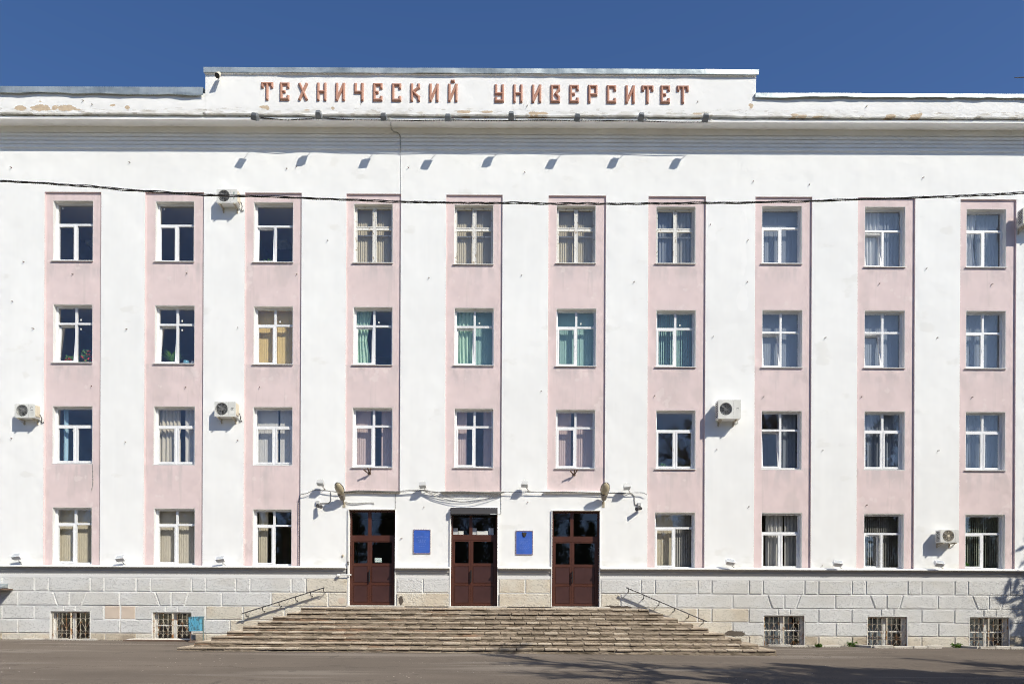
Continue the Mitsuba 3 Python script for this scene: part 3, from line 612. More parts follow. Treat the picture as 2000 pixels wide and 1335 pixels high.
# ------------------------------------------------------------------ doors
for i, (x0, x1, z0, z1) in DOR.items():
    k = numbered(BLD + '__door')
    labels[k] = {'label': ('brown double door with a small entrance sign, left of the three', 'brown double door under the roller shutter box, middle of the three', 'brown double door right of the three')[i - 1]}
    yd = 0.09; W, H = x1 - x0, z1 - z0
    X = lambda f: x0 + W * f
    Z = lambda f: z1 - H * f
    R = lambda a, b, t, bt: sbox(X(a), Z(bt), X(b), Z(t))
    put('reveal', MB().poly(sbox(x0 - 0.03, z0 - 0.1, x1 + 0.012, z1 + 0.012).difference(sbox(x0, z0 - 0.2, x1, z1)), ENTR_Y - 0.058, yd + 0.1), 'plaster_reveal', k)
    hole = [R(.038, .388, .02, .264), R(.458, .962, .02, .264), R(.045, .955, .322, 1.0)]
    put('frame', MB().poly(sbox(x0, z0, x1, z1).difference(unary_union(hole)), yd, yd + 0.08), 'door_brown', k)
    lf = [(.047, .421, .082, .38), (.424, .953, .476, .91)]
    for a, b, pa, pb in lf:
        cut = unary_union([R(pa, pb, .335, .558), R(pa - .006, pb + .006, .588, .764), R(pa - .006, pb + .006, .79, .972)])
        put('leaf', MB().poly(R(a, b, .325, .996).difference(cut), yd + 0.006, yd + 0.06), 'door_brown', k)
        for t, bt in ((.588, .764), (.79, .972)):
            q = R(pa - .006, pb + .006, t, bt); bx = q.bounds
            put('panel', prism_chamfer([(bx[0], bx[1]), (bx[2], bx[1]), (bx[2], bx[3]), (bx[0], bx[3])], yd + 0.03, yd + 0.012, 0.012), 'door_panel', k)
            put('bead', MB().poly(ring(bx[0] + 0.02, bx[2] - 0.02, bx[1] + 0.02, bx[3] - 0.02, 0.008), yd + 0.008, yd + 0.02), 'door_brown', k)
        pane(k, X(pa), X(pb), Z(.558), Z(.335), yd + 0.03, mat='door_glass')
    pane(k, X(.038), X(.388), Z(.264), Z(.02), yd + 0.04, mat='door_glass'); pane(k, X(.458), X(.962), Z(.264), Z(.02), yd + 0.04, mat='door_glass')
    hd = MB().tube([(X(.432), yd - 0.06, Z(.755)), (X(.432), yd - 0.06, Z(.63))], 0.024, 8)
    for f in (.64, .69, .745): hd.tube([(X(.432), yd - 0.06, Z(f)), (X(.432), yd + 0.01, Z(f))], 0.02, 6)
    put('handle', hd, 'black_metal', k)
    for f in (.385, .46, .69, .935):
        put('hinge', MB().cbox(X(.012), X(.046), yd - 0.02, yd + 0.005, Z(f) - 0.05, Z(f) + 0.05, 0.004), 'door_brown', k)
    put('threshold', MB().cbox(x0 - 0.05, x1 + 0.35, -0.32, yd + 0.1, z0 - 0.07, z0 - 0.004, 0.01), 'kerb_stone', k)
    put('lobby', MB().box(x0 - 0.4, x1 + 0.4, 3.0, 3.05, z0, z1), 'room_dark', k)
x0, x1, z0, z1 = DOR[1]
sg = thing('door_sign', 'small white entrance sign with dark lettering on the left door pane', 'sign')
cx, cz = P(737.5, 1093, 0.0)
put('plate', MB().cbox(cx - 0.118, cx + 0.118, 0.102, 0.110, cz - 0.083, cz + 0.083, 0.002), 'sign_white', sg)
tm = meshkit.text_mesh('ВХОД', 0.070, 0.002, bold=True); v = np.array(tm.vertices); v[:, 0] -= v[:, 0].mean()
put('lettering', MB().add(np.stack([cx + v[:, 0] * 0.92, 0.1015 - v[:, 2], cz - 0.035 + v[:, 1]], 1), tm.faces), 'sign_green', sg)
put('border', MB().box(cx - 0.112, cx + 0.112, 0.0995, 0.1018, cz - 0.078, cz - 0.066).box(cx - 0.112, cx + 0.112, 0.0995, 0.1018, cz + 0.062, cz + 0.078), 'sign_green', sg)
for u0, u1, n in ((895.5, 905.5, 'left'), (931.5, 953, 'right')):
    a, b, c_, d = rect(u0, u1, 1036.5, 1047, 0.2)
    put('reflection_sheet', MB().box(a, b, 0.19, 0.193, c_, d), 'paper', label=f'white paper sheet standing behind the {n} transom pane of the middle door', category='paper')  # added sheets standing in for pale rectangles of a reflected building
for u0, u1, n in ((883, 894.5, 'far left'), (954, 964, 'far right'), (920.5, 931, 'left of the mullion side')):
    a, b, c_, d = rect(u0, u1, 1031, 1048, 0.22)
    put('reflection_card', MB().box(a, b, 0.21, 0.216, c_, d), 'cloth_lace', label={'far left': 'pale grey card behind the middle door transom at its left edge', 'far right': 'pale grey card behind the middle door transom at its right edge'}.get(n, 'grey card just right of the mullion behind the middle door transom'), category='card')  # added too: the grey flanks of those reflected rectangles
sb = thing('roller_shutter_box', 'dark grey roller shutter box mounted over the middle door', 'shutter box')
a, b, c_, d = rect(879.5, 972, 991, 1004, -0.27)
put('casing', MB().cbox(a, b, -0.27, -0.081, c_, d, 0.012), 'dark_grey_metal', sb)
put('bottom_rail', MB().box(a + 0.01, b - 0.01, -0.22, -0.12, c_ - 0.03, c_ + 0.002), 'black_metal', sb)
put('maker_tag', MB().box(b - 0.26, b - 0.04, -0.274, -0.268, c_ + 0.005, c_ + 0.025), 'sign_white', sb)

# ------------------------------------------------------------------ staircase
ST = thing('staircase', 'wide worn stone staircase of nine steps climbing on three sides to the doors', 'staircase')
NS, RZ, TR = 9, 0.14, 0.33
def stair(kk):           # kk 1..9: left, right, front, top
    t = (kk - 1) / 8
    return -9.77 + 2.78 * t, 7.72 - 3.18 * t, -4.3 + TR * (kk - 1), RZ * kk
slab_rng = random.Random(21); fn_noise = meshkit.noise
for kk in range(1, NS + 1):
    xl, xr, yf, zt = stair(kk)
    zb = zt - RZ - (0.3 if kk == 1 else 0.02); th = 0.05
    n = int((xr - xl) / 0.07); m = 6
    xs = np.linspace(xl, xr, n); zz = np.linspace(zb, zt - th, m)
    gx_, gz_ = np.meshgrid(xs, zz)
    q = np.stack([gx_ * 3.1, gz_ * 14, np.full_like(gx_, kk * 3.7)], -1); q2 = np.stack([gx_ * 11, gz_ * 30, np.full_like(gx_, kk * 1.7)], -1)
    q3 = np.stack([gx_ * 0.9, gz_ * 0 + 2.0, np.full_like(gx_, kk * 5.1)], -1)
    dep = 0.022 * fn_noise(q) + 0.012 * fn_noise(q2)
    hollow = np.clip((fn_noise(q3) - 0.52) * 4, 0, 1) * np.clip((gz_ - (zt - th - 0.055)) / 0.055, 0, 1) * 0.06
    V = np.stack([gx_, yf + 0.002 + dep + hollow, gz_], -1).reshape(-1, 3)
    F = [[a * n + b, a * n + b + 1, (a + 1) * n + b + 1, (a + 1) * n + b] for a in range(m - 1) for b in range(n - 1)]
    body = MB().add(V, F)
    body.box(xl + 0.02, xr - 0.02, yf + 0.14, -0.16, zb, zt - th)
    body.quad((xl + 0.02, yf + 0.03, zb), (xl + 0.02, yf + 0.15, zb), (xl + 0.02, yf + 0.15, zt - th), (xl + 0.02, yf + 0.03, zt - th)); body.quad((xr - 0.005, yf + 0.03, zb), (xr - 0.005, yf + 0.15, zb), (xr - 0.005, yf + 0.15, zt - th), (xr - 0.005, yf + 0.03, zt - th))
    sk = put('step', body, 'riser_stone', ST)
    x = xl
    depth = TR + 0.04 if kk < NS else 0.60
    while x < xr - 0.02:
        L = slab_rng.uniform(0.36, 0.53)
        if xr - x - L < 0.25: L = xr - x
        dz, dy, a = slab_rng.uniform(-0.009, 0.004), slab_rng.uniform(-0.016, 0.012), slab_rng.uniform(-0.012, 0.012)
        s = MB().cbox(x + 0.012, x + L - 0.012, yf + dy, yf + depth, zt - th + dz, zt + dz, slab_rng.uniform(0.005, 0.012))
        s = s.moved(lambda V: rot(V, [0, 1, 0], a, [x + L / 2, yf, zt]))
        put('slab', s, f'slab_stone_{slab_rng.choice([0, 0, 1, 1, 2, 3])}', sk)
        x += L
    if kk < NS:
        for side in (0, 1):
            ys = np.linspace(yf + depth + 0.005, -0.17, 3)
            for a, b in zip(ys[:-1], ys[1:]):
                xa, xb = (xl + 0.0, xl + 0.40) if side == 0 else (xr - 0.44, xr)
                put('side_slab', MB().cbox(xa, xb, a, b - 0.01, zt - th, zt - slab_rng.uniform(0, 0.008), 0.008), f'slab_stone_{slab_rng.choice([0, 1, 2])}', sk)
    else:
        put('landing_paving', MB().box(xl, xr, yf + depth + 0.01, -0.16, zt - th, zt - 0.004), 'slab_stone_1', sk)

# handrails on the plinth
def handrail(name_label, pts, brackets):
    h = thing('handrail', name_label, 'handrail')
    yr = -0.40
    A, C = P(*pts[0], yr), P(*pts[1], yr)
    a, c = np.array([A[0], yr, A[1]]), np.array([C[0], yr, C[1]])
    d = (c - a) / np.linalg.norm(c - a); nrm = np.cross(d, [0, 1, 0]); nrm *= np.sign(nrm[2])
    bar = MB()
    V = [p + nrm * s + np.array([0, t, 0]) for p in (a, c) for s, t in ((-0.016, -0.03), (0.016, -0.03), (0.016, 0.03), (-0.016, 0.03))]
    bar.hull(V)
    put('rail', bar, 'dark_grey_metal', h)
    for t in brackets:
        p = a + (c - a) * t
        m = MB().tube([p, p + [0, 0.01, -0.06], p + [-0.0, 0.05, -0.13], p + [-0.0, 0.20, -0.15], p + [0, 0.30, -0.15]], 0.016, 6)
        put('bracket', m, 'dark_grey_metal', h)
handrail('iron handrail on the plinth left of the steps', [(472, 1198), (634, 1147)], (0.05, 0.25, 0.45, 0.65, 0.83, 0.985))
handrail('iron handrail on the plinth right of the steps', [(1223, 1147), (1380, 1213)], (0.03, 0.22, 0.41, 0.60, 0.78, 0.96))

# ------------------------------------------------------------------ lettering of the sign
LW, LH, LT = 18.6, 34.8, 5.2
def strokes(ch):
    w, h, t = (23.6 if ch == 'Т' else LW), LH, LT
    a, b, lo, hi = t / 2, w - t / 2, t / 2, h - t / 2
    mid = h * 0.5
    S = {'Т': [((a, hi), (b, hi)), ((a, hi), (a, hi - 6)), ((b, hi), (b, hi - 6)), ((w / 2, lo), (w / 2, hi))],
         'Е': [((a, lo), (a, hi)), ((a, hi), (b, hi)), ((b, hi), (b, hi - 6)), ((a, lo), (b, lo)), ((b, lo), (b, lo + 5)), ((a, mid), (w * .46, mid))],
         'Х': [((a, lo), (b, hi)), ((a, hi), (b, lo))],
         'Н': [((a, lo), (a, hi)), ((b, lo), (b, hi)), ((a, mid), (b, mid))],
         'И': [((a, lo), (a, hi)), ((b, lo), (b, hi)), ((a, lo), (b, hi))],
         'Ч': [((a, mid), (a, hi)), ((b, lo), (b, hi)), ((a, mid), (b, mid))],
         'С': [((a, lo), (a, hi)), ((a, hi), (b, hi)), ((b, hi), (b, hi - 6)), ((a, lo), (b, lo)), ((b, lo), (b, lo + 5))],
         'К': [((a, lo), (a, hi)), ((a + 2, h * .53), (b, hi - 5)), ((b, hi - 5), (b, hi)), ((a + 2, h * .55), (b, lo + 6)), ((b, lo + 6), (b, lo))],
         'У': [((a, h * .48), (a, hi)), ((b, lo), (b, hi)), ((a, h * .48), (b, h * .48)), ((a, lo), (b, lo)), ((a, lo), (a, lo + 5))],
         'В': [((a, lo), (a, hi)), ((a, hi), (b, hi)), ((b, hi), (b, hi - 7)), ((b, hi - 7), (w * .55, mid)), ((w * .55, mid), (b, lo + 8)), ((b, lo + 8), (b, lo)), ((a, lo), (b, lo))],
         'Р': [((a, lo), (a, hi)), ((a, hi), (b, hi)), ((b, hi), (b, h * .46)), ((a, h * .46), (b, h * .46))]}
    if ch == 'Й': return strokes('И') + [((w / 2 - 1.2, h + 5.2), (w / 2 + 1.2, h + 5.2))]
    return S[ch]
SIGN = thing('sign_lettering', 'row of raised terracotta letters spelling technical university in Russian on the high parapet', 'sign')
LET = [('Т', 510.3, 162), ('Е', 547, 162.5), ('Х', 583, 162.8), ('Н', 619.2, 163), ('И', 655.6, 163.3), ('Ч', 692, 163.6), ('Е', 728.8, 164), ('С', 765.3, 164.3), ('К', 801.8, 164.5), ('И', 838.3, 164.8), ('Й', 875.3, 165),
       ('У', 966, 166.2), ('Н', 1002.3, 166.5), ('И', 1038.6, 166.8), ('В', 1075.2, 167), ('Е', 1112, 167.3), ('Р', 1148.4, 167.5), ('С', 1184.8, 168), ('И', 1221.3, 168.2), ('Т', 1252.8, 168.3), ('Е', 1289.8, 168.4), ('Т', 1321.6, 168.6)]
SC_L = (CAM_D - 0.69) / CAM_F
for ch, u, v in LET:
    X0, Z1 = P(u, v, -0.69)
    solids = []
    for (ax, az), (bx, bz) in strokes(ch):
        a, b = np.array([ax, az]), np.array([bx, bz]); d = (b - a) / np.linalg.norm(b - a); nn = np.array([-d[1], d[0]])
        e = LT / 2 * (0.75 if abs(d[0] * d[1]) > 0.02 else 1)
        def corners(half, ext, y): return [(X0 + q[0] * SC_L, y, Z1 - (LH - q[1]) * SC_L) for q in (a - d * ext - nn * half, a - d * ext + nn * half, b + d * ext - nn * half, b + d * ext + nn * half)]
        pts = corners(LT / 2, e, -0.68) + corners(LT / 2, e, -0.715) + corners(LT * 0.17, e - LT * 0.33, -0.75)
        solids.append(m3.Manifold.hull_points(np.array(pts)))
    mm = m3.Manifold.batch_boolean(solids, m3.OpType.Add).to_mesh()
    put('letter', (mm.vert_properties[:, :3], mm.tri_verts), 'terracotta', SIGN, label=f'letter {ch}')

# ------------------------------------------------------------------ air conditioners
def air_con(label, u0, u1, v0, v1, y, depth, fan_at, fan_r, side, logo):
    k = thing('air_conditioner', label, 'air conditioner', None)
    x0, x1, z0, z1 = rect(u0, u1, v0, v1, y)
    W, H = x1 - x0, z1 - z0
    cx, cz, r = x0 + W * fan_at, z0 + H * 0.52, H * fan_r
    face = sbox(x0, z0, x1, z1).buffer(-0.02).buffer(0.02, quad_segs=3).difference(shapely.Point(cx, cz).buffer(r, quad_segs=8))
    m = MB().poly(face, y, y + depth); 
    m.poly(sbox(x0 + 0.01, z0 + 0.01, x1 - 0.01, z1 - 0.01), y + 0.12, y + depth - 0.003)
    put('casing', m, 'unit_plastic', k)
    put('fan_well', MB().disc((cx, y + 0.11, cz), (0, 1, 0), r * 0.99, 0.012, 28), 'fan_dark', k)
    fan = MB().disc((cx, y + 0.06, cz), (0, 1, 0), r * 0.24, 0.06, 14)
    for q in range(3):
        a0 = q * 2.094
        pts = []
        for rr in (0.25, 0.92):
            for da, yy in ((-0.42, 0.095), (0.42, 0.045)):
                pts.append((cx + r * rr * math.cos(a0 + da * (0.7 + rr * 0.4)), y + yy, cz + r * rr * math.sin(a0 + da * (0.7 + rr * 0.4))))
        fan.quad(pts[0], pts[1], pts[3], pts[2])
    put('fan', fan, 'guard_grey', k)
    g = MB()
    for q in range(1, 8):
        g.tube([(cx + r * q / 7.4 * math.cos(t), y - 0.008, cz + r * q / 7.4 * math.sin(t)) for t in np.linspace(0, 2 * np.pi, 25)], 0.0042, 4)
    for t in np.linspace(0, 2 * np.pi, 8, endpoint=False):
        g.tube([(cx + 0.03 * math.cos(t), y - 0.008, cz + 0.03 * math.sin(t)), (cx + r * math.cos(t), y - 0.008, cz + r * math.sin(t))], 0.004, 4)
    if logo == 'hub': g.disc((cx, y - 0.012, cz), (0, 1, 0), r * 0.22, 0.01, 14)
    put('fan_guard', g, 'guard_grey' if logo != 'hub' else 'unit_side', k)
    px0 = cx + r + 0.03
    if x1 - px0 > 0.06:
        put('front_seam', MB().box(px0, px0 + 0.004, y - 0.002, y + 0.01, z0 + 0.02, z1 - 0.02), 'guard_grey', k)
        mk = MB()
        pw = x1 - px0; mx = px0 + pw / 2
        if logo == 'dots':
            for dx, dz in ((-0.02, 0.09), (0.025, 0.06), (-0.03, 0.03)): mk.hull([(mx + dx + sx * 0.018, yy, z0 + H * 0.62 + dz + sz * 0.014) for sx, sz in ((-1, 0), (0, 1), (1, 0), (0, -1)) for yy in (y - 0.004, y)])
            mk.box(mx - 0.05, mx + 0.05, y - 0.003, y, z0 + H * 0.55, z0 + H * 0.58)
        elif logo == 'tall':
            for q in range(5): mk.box(mx - 0.025 + 0.01 * (q % 2), mx + 0.02, y - 0.003, y, z0 + H * (0.30 + 0.11 * q), z0 + H * (0.36 + 0.11 * q))
        elif logo == 'badge':
            mk.box(mx - 0.05, mx + 0.05, y - 0.003, y, z0 + H * 0.52, z0 + H * 0.58); mk.box(mx - 0.04, mx + 0.04, y - 0.003, y, z0 + H * 0.44, z0 + H * 0.46)
        elif logo == 'slot': mk.box(mx - 0.01, mx + 0.07, y - 0.004, y, z0 + H * 0.53, z0 + H * 0.555)
        if mk.V: put('logo', mk, 'fan_dark' if logo != 'tall' else 'sign_green', k)
        if logo == 'badge': put('label_plate', MB().box(mx - 0.06, mx + 0.06, y - 0.003, y, z0 + H * 0.18, z0 + H * 0.40), 'paper', k)
    sx = x1 if side > 0 else x0
    if side < 0:
        for q in range(8):
            zz = z0 + H * (0.12 + 0.10 * q)
            put('side_slot', MB().box(sx - 0.004, sx + 0.002, y + 0.05, y + depth - 0.05, zz, zz + H * 0.055), 'fan_dark', k)
    else:
        put('service_cover', MB().cbox(sx - 0.002, sx + 0.03, y + 0.03, y + depth - 0.03, z0 + H * 0.12, z0 + H * 0.92, 0.008), 'unit_side', k)
    for bx in (x0 + W * 0.16, x1 - W * 0.16):
        b = MB().box(bx - 0.02, bx + 0.02, y - 0.02, WHITE_Y - 0.002, z0 - 0.045, z0 - 0.008)
        b.box(bx - 0.02, bx + 0.02, WHITE_Y - 0.03, WHITE_Y - 0.003, z0 - 0.17, z0 - 0.046)
        b.tube([(bx, y + 0.05, z0 - 0.05), (bx, WHITE_Y - 0.02, z0 - 0.15)], 0.010, 4)
        put('bracket', b, 'bracket_metal', k)
    s = 1 if side >= 0 else -1
    p = np.array([x1 - 0.02 if s > 0 else x1 - 0.06, y + depth - 0.08, z0 + H * 0.3])
    put('pipe', MB().tube([p, p + [0.07, 0.03, 0.0], p + [0.10, 0.06, -0.12], p + [0.05, 0.12, -0.25], p + [0.12, WHITE_Y - p[1] - 0.02, -0.22]], 0.016, 6), 'cable_black' if s > 0 else 'cable_pale', k)
    return k
air_con('white air conditioner at the far left edge, beside the first pink bay', 28.6, 67.5, 788.6, 815.5, -0.40, 0.27, 0.37, 0.42, 1, 'dots')
air_con('white air conditioner high up behind the overhead cable, beside the third pink bay', 422.9, 463, 369.9, 396.5, -0.40, 0.27, 0.36, 0.43, 1, 'tall')
air_con('white air conditioner between the second and third pink bays above the first storey', 418.8, 460, 784.4, 813.2, -0.40, 0.27, 0.34, 0.42, 1, 'badge')
air_con('large pale air conditioner between the seventh and eighth pink bays', 1402.9, 1447, 780.6, 817.4, -0.50, 0.36, 0.34, 0.33, -1, 'slot')
air_con('small white air conditioner with a pale fan hub just above the string course at right', 1836.9, 1873, 1034.3, 1058.8, -0.44, 0.28, 0.43, 0.46, -1, 'hub')
air_con('air conditioner cut off by the right edge, level with the top windows', 1998.6, 2040, 405, 437, -0.46, 0.28, 0.40, 0.40, -1, 'slot')

# ------------------------------------------------------------------ floodlights, lamps, cameras
def floodlight(label, group, u, v, y, w, h, d, pitch, roll, foot, mat='grey_metal', arm='cable_grey', glass_up=True):
    """A box lamp whose centre stands at (u, v); pitch tips it, foot is where its arm meets the wall."""
    k = thing('floodlight', label, 'floodlight', group)
    x, z = P(u, v, y)
    tr = lambda V: rot(rot(V, [1, 0, 0], pitch, [0, 0, 0]), [0, 1, 0], roll, [0, 0, 0]) + [x, y, z]
    m = MB().hull([(sx * w / 2 * a, b, c * h / 2 * a) for sx in (-1, 1) for c in (-1, 1) for a, b in ((1, -d / 2), (1, d * 0.15), (0.72, d / 2))])
    put('housing', m.moved(tr), mat, k)
    put('lens', MB().box(-w * .46, w * .46, -d / 2 - 0.006, -d / 2 - 0.001, -h * .46, h * .46).moved(tr), 'flood_glass', k)
    fr = MB().poly(ring(-w / 2 - 0.006, w / 2 + 0.006, -h / 2 - 0.006, h / 2 + 0.006, 0.02), -d / 2 - 0.012, -d / 2 + 0.012)
    put('bezel', fr.moved(tr), mat, k)
    fx, fy, fz = foot
    put('arm', MB().tube([(x, y, z), ((x + fx) / 2, (y + fy) / 2 - 0.02, (z + fz) / 2 - 0.03), (fx, fy, fz)], 0.012, 6), arm, k)
    put('yoke', MB().cbox(fx - 0.03, fx + 0.03, fy - 0.02, fy + 0.01, fz - 0.03, fz + 0.03, 0.006), 'cable_pale', k)
place = ['first', 'second', 'third', 'fourth', 'fifth', 'sixth', 'seventh', 'eighth']
for i, (u, v, rl, pt) in enumerate(((498, 227.5, .25, -.9), (622, 224, -.06, -.55), (749, 228, -.06, -.8), (875, 229.5, .02, -1.0), (998.5, 226, .02, -.55), (1127.5, 229.5, .12, -.8), (1252.5, 228.5, .12, -.55), (1378.5, 229.5, .16, -.6))):
    x, z = P(u + 12, v + 6, -0.66)
    floodlight(f'{place[i]} grey floodlight from the left along the cornice under the sign letters', 'floodlights along the cornice', u, v, -0.93, 0.19, 0.205, 0.20, math.pi + pt, rl, (x, -0.60, LIPZ + 0.10))
for i, (u, v) in enumerate(((626.5, 941.5), (825.5, 946), (1024.5, 944), (1224, 949))):
    x, z = P(u + 8, v + 14, -0.1)
    floodlight(('grey floodlight over the entrance, left of the left dish lamp', 'grey floodlight over the entrance between the left and middle doors', 'grey floodlight over the entrance between the middle and right doors', 'grey floodlight over the entrance, right of the right dish lamp')[i],
               'floodlights over the entrance', u, v, -0.34, 0.22, 0.19, 0.17, 1.15, tjit(0.08), (x, -0.07, z), 'pale_metal', 'rust_iron')
for i, (u, v, pos) in enumerate(((34, 1087.5, 'first'), (236.5, 1091, 'second'), (431.5, 1092.5, 'third'), (1425.5, 1098, 'fourth'), (1635, 1100.5, 'fifth'), (1833, 1101, 'sixth'))):
    x, z = P(u + 9, v + 11, -0.15)
    floodlight(f'{pos} white floodlight from the left standing on the string course', 'floodlights on the string course', u, v, -0.31, 0.29, 0.17, 0.17, -0.8, (-1 if i < 3 else 1) * 0.14, (x, -0.14, 2.70), 'window_plastic', 'cable_grey')
def dish_lamp(label, u, v, lean):
    k = thing('dish_lamp', label, 'street lamp')
    x, z = P(u, v, -0.10)          # foot on the wall
    foot = np.array([x, -0.08, z])
    ax = np.array([lean, -0.68, 0.66]); ax /= np.linalg.norm(ax)
    side = np.cross(ax, [0, 0, 1]); side /= np.linalg.norm(side); up = np.cross(side, ax)
    put('arm', MB().tube([foot + [0, 0, -0.06], foot + [0, -0.03, 0.0], foot + ax * 0.16], 0.024, 8), 'bracket_metal', k)
    put('wall_plate', MB().cbox(x - 0.05, x + 0.05, -0.10, -0.079, z - 0.16, z + 0.05, 0.006), 'bracket_metal', k)
    put('neck', MB().tube([foot + ax * 0.13, foot + ax * 0.17, foot + ax * 0.34, foot + ax * 0.42], [0.05, 0.085, 0.115, 0.13], 14), 'lamp_shell', k)
    c = foot + ax * 0.62
    a, b = np.meshgrid(np.linspace(0, 2 * np.pi, 25)[:-1], np.linspace(0, np.pi / 2, 7))
    def half(sg, h):
        V = c + 0.265 * (np.cos(a) * np.sin(b))[..., None] * ax + 0.15 * (np.sin(a) * np.sin(b))[..., None] * side + sg * h * np.cos(b)[..., None] * up
        n = a.shape[1]
        F = [[i * n + j, i * n + (j + 1) % n, (i + 1) * n + (j + 1) % n, (i + 1) * n + j] for i in range(6) for j in range(n)]
        return MB().add(V.reshape(-1, 3), F if sg > 0 else np.array(F)[:, ::-1])
    put('shade', half(1, 0.10), 'pale_metal', k, smooth=True)
    put('diffuser', half(-1, 0.12), 'lamp_glass', k, smooth=True)
    put('rim', MB().tube([c + 0.27 * math.cos(t) * ax + 0.155 * math.sin(t) * side for t in np.linspace(0, 2 * np.pi, 33)], 0.012, 5), 'dark_grey_metal', k)
dish_lamp('oval dish lamp with yellowed glass, above the left door', 672, 982, -0.08)
dish_lamp('oval dish lamp with yellowed glass, above the right door', 1178.5, 982, 0.0)
def camera_unit(label, ub, vb, uc, vc, dirx):
    k = thing('security_camera', label, 'security camera')
    a, b, c_, d = rect(ub - 3.4, ub + 3.4, vb - 3.4, vb + 3.4, -0.15)
    put('junction_box', MB().cbox(a, b, -0.16, -0.079, c_, d, 0.008), 'pale_metal', k)
    x, z = P(uc, vc, -0.22)
    A = np.array([x - dirx * 0.08, -0.17, z + 0.015]); C = np.array([x + dirx * 0.09, -0.33, z - 0.03])
    put('body', MB().tube([A, C], [0.052, 0.058], 12), 'black_metal', k)
    put('hood', MB().tube([C, C + (C - A) * 0.12], [0.066, 0.07], 12), 'dark_grey_metal', k)
    put('mount', MB().tube([A + [0, 0.02, 0.03], [(a + b) / 2, -0.12, c_ + 0.02]], 0.014, 6), 'black_metal', k)
camera_unit('black security camera under its white box, left of the left door', 620.3, 980.5, 623, 988.3, 1)
camera_unit('black security camera under its white box, right of the right door', 1249, 984.5, 1248, 993, -1)
k = thing('horn_speaker', 'beige horn loudspeaker high on the left end of the sign parapet', 'loudspeaker')
x, z = P(427, 148.5, -0.85)
put('horn', MB().tube([(x, -0.80, z + 0.10), (x, -0.88, z + 0.02), (x + 0.005, -0.98, z - 0.09)], [0.062, 0.075, 0.088], 14), 'unit_side', k)
put('mouth', MB().tube([(x + 0.006, -0.981, z - 0.091), (x + 0.0065, -0.985, z - 0.095)], [0.078, 0.076], 14), 'fan_dark', k)
put('bracket', MB().tube([(x, -0.80, z + 0.09), (x - 0.01, -0.68, z + 0.14)], 0.018, 6), 'rust_iron', k)

# plaques
def plaque(label, u0, u1, v0, v1, emblem):
    k = thing('plaque', label, 'plaque')
    x0, x1, z0, z1 = rect(u0, u1, v0, v1, -0.10)
    put('plate', MB().cbox(x0, x1, -0.105, -0.081, z0, z1, 0.004), 'blue_enamel', k)
    put('frame', MB().poly(ring(x0 - 0.006, x1 + 0.006, z0 - 0.006, z1 + 0.006, 0.02), -0.112, -0.0815), 'worn_edge', k)
    for sx in (x0 + 0.03, x1 - 0.03):
        for sz in (z0 + 0.03, z1 - 0.03): put('screw', MB().disc((sx, -0.112, sz), (0, 1, 0), 0.009, 0.008, 8), 'pale_metal', k)
    rg = random.Random(u0); m = MB(); cx = (x0 + x1) / 2; H = z1 - z0
    rows = [(.72, .5, .014), (.66, .6, .014), (.55, .42, .03), (.47, .36, .03), (.40, .5, .014), (.30, .34, .02), (.22, .3, .012)] if not emblem else [(.62 - .052 * q, .62 - .1 * (q % 3), .013) for q in range(9)]
    for fz, fw, hh in rows:         # worn lines of lettering, word by word
        x = cx - fw * (x1 - x0) / 2
        while x < cx + fw * (x1 - x0) / 2:
            L = rg.uniform(0.015, 0.035); m.box(x, x + L * 0.8, -0.107, -0.1046, z0 + H * fz, z0 + H * fz + hh); x += L + rg.choice([0.003, 0.003, 0.02])
    put('lettering', m, 'faded_print', k)
    if emblem:
        cz = z1 - 0.135
        s = [(0, -0.10), (0.055, -0.05), (0.075, 0.02), (0.085, 0.075), (0.05, 0.085), (0.02, 0.07), (0, 0.095), (-0.02, 0.07), (-0.05, 0.085), (-0.085, 0.075), (-0.075, 0.02), (-0.055, -0.05)]
        put('emblem', prism_chamfer([(cx + a * 0.95, cz + b) for a, b in s], -0.104, -0.135, 0.014), 'bronze', k)
plaque('blue plaque with faded lettering between the left and middle doors', 807.5, 840.5, 1034, 1080.5, False)
plaque('blue plaque with a dark bronze emblem between the middle and right doors', 1007.5, 1040.5, 1036.3, 1082.7, True)

# flag holders, door bell, pipe stub, pegs
for u, v, n in ((721.5, 923.5, 'fourth'), (1121.5, 926, 'sixth')):
    k = thing('flag_holder', f'iron flag holder below the second storey window of the {n} pink bay', 'flag holder')
    x, z = P(u, v, -0.05)
    put('base', MB().cbox(x - 0.05, x + 0.05, -0.03, 0.0, z - 0.04, z + 0.04, 0.005), 'rust_iron', k)
    for dx, dz in ((-0.15, 0.07), (-0.01, 0.13), (0.09, 0.13)):
        put('socket', MB().tube([(x, -0.03, z - 0.04), (x + dx * 0.5, -0.14, z + dz * 0.4 - 0.01), (x + dx, -0.28, z + dz)], [0.016, 0.022, 0.026], 7), 'rust_iron', k)
k = thing('door_bell', 'small round beige door bell on the wall left of the left door', 'door bell')
x, z = P(669.5, 1085, -0.1)
put('plate', MB().disc((x, -0.095, z), (0, 1, 0), 0.045, 0.03, 14), 'unit_side', k); put('button', MB().disc((x, -0.118, z), (0, 1, 0), 0.018, 0.02, 10), 'bracket_metal', k)
k = thing('wall_switch', 'small grey switch box on the edge of the left door opening', 'switch')
x, z = P(680, 1099, -0.12)
put('case', MB().cbox(x - 0.03, x + 0.02, -0.17, -0.079, z - 0.07, z + 0.06, 0.006), 'cable_grey', k); put('knob', MB().disc((x - 0.005, -0.18, z + 0.02), (0, 1, 0), 0.014, 0.02, 8), 'dark_grey_metal', k)
k = thing('drain_pipe', 'short white pipe with an elbow through the plinth left of the left door', 'pipe')
A, C = P(661, 1122.5, -0.22), P(682, 1122, -0.22)
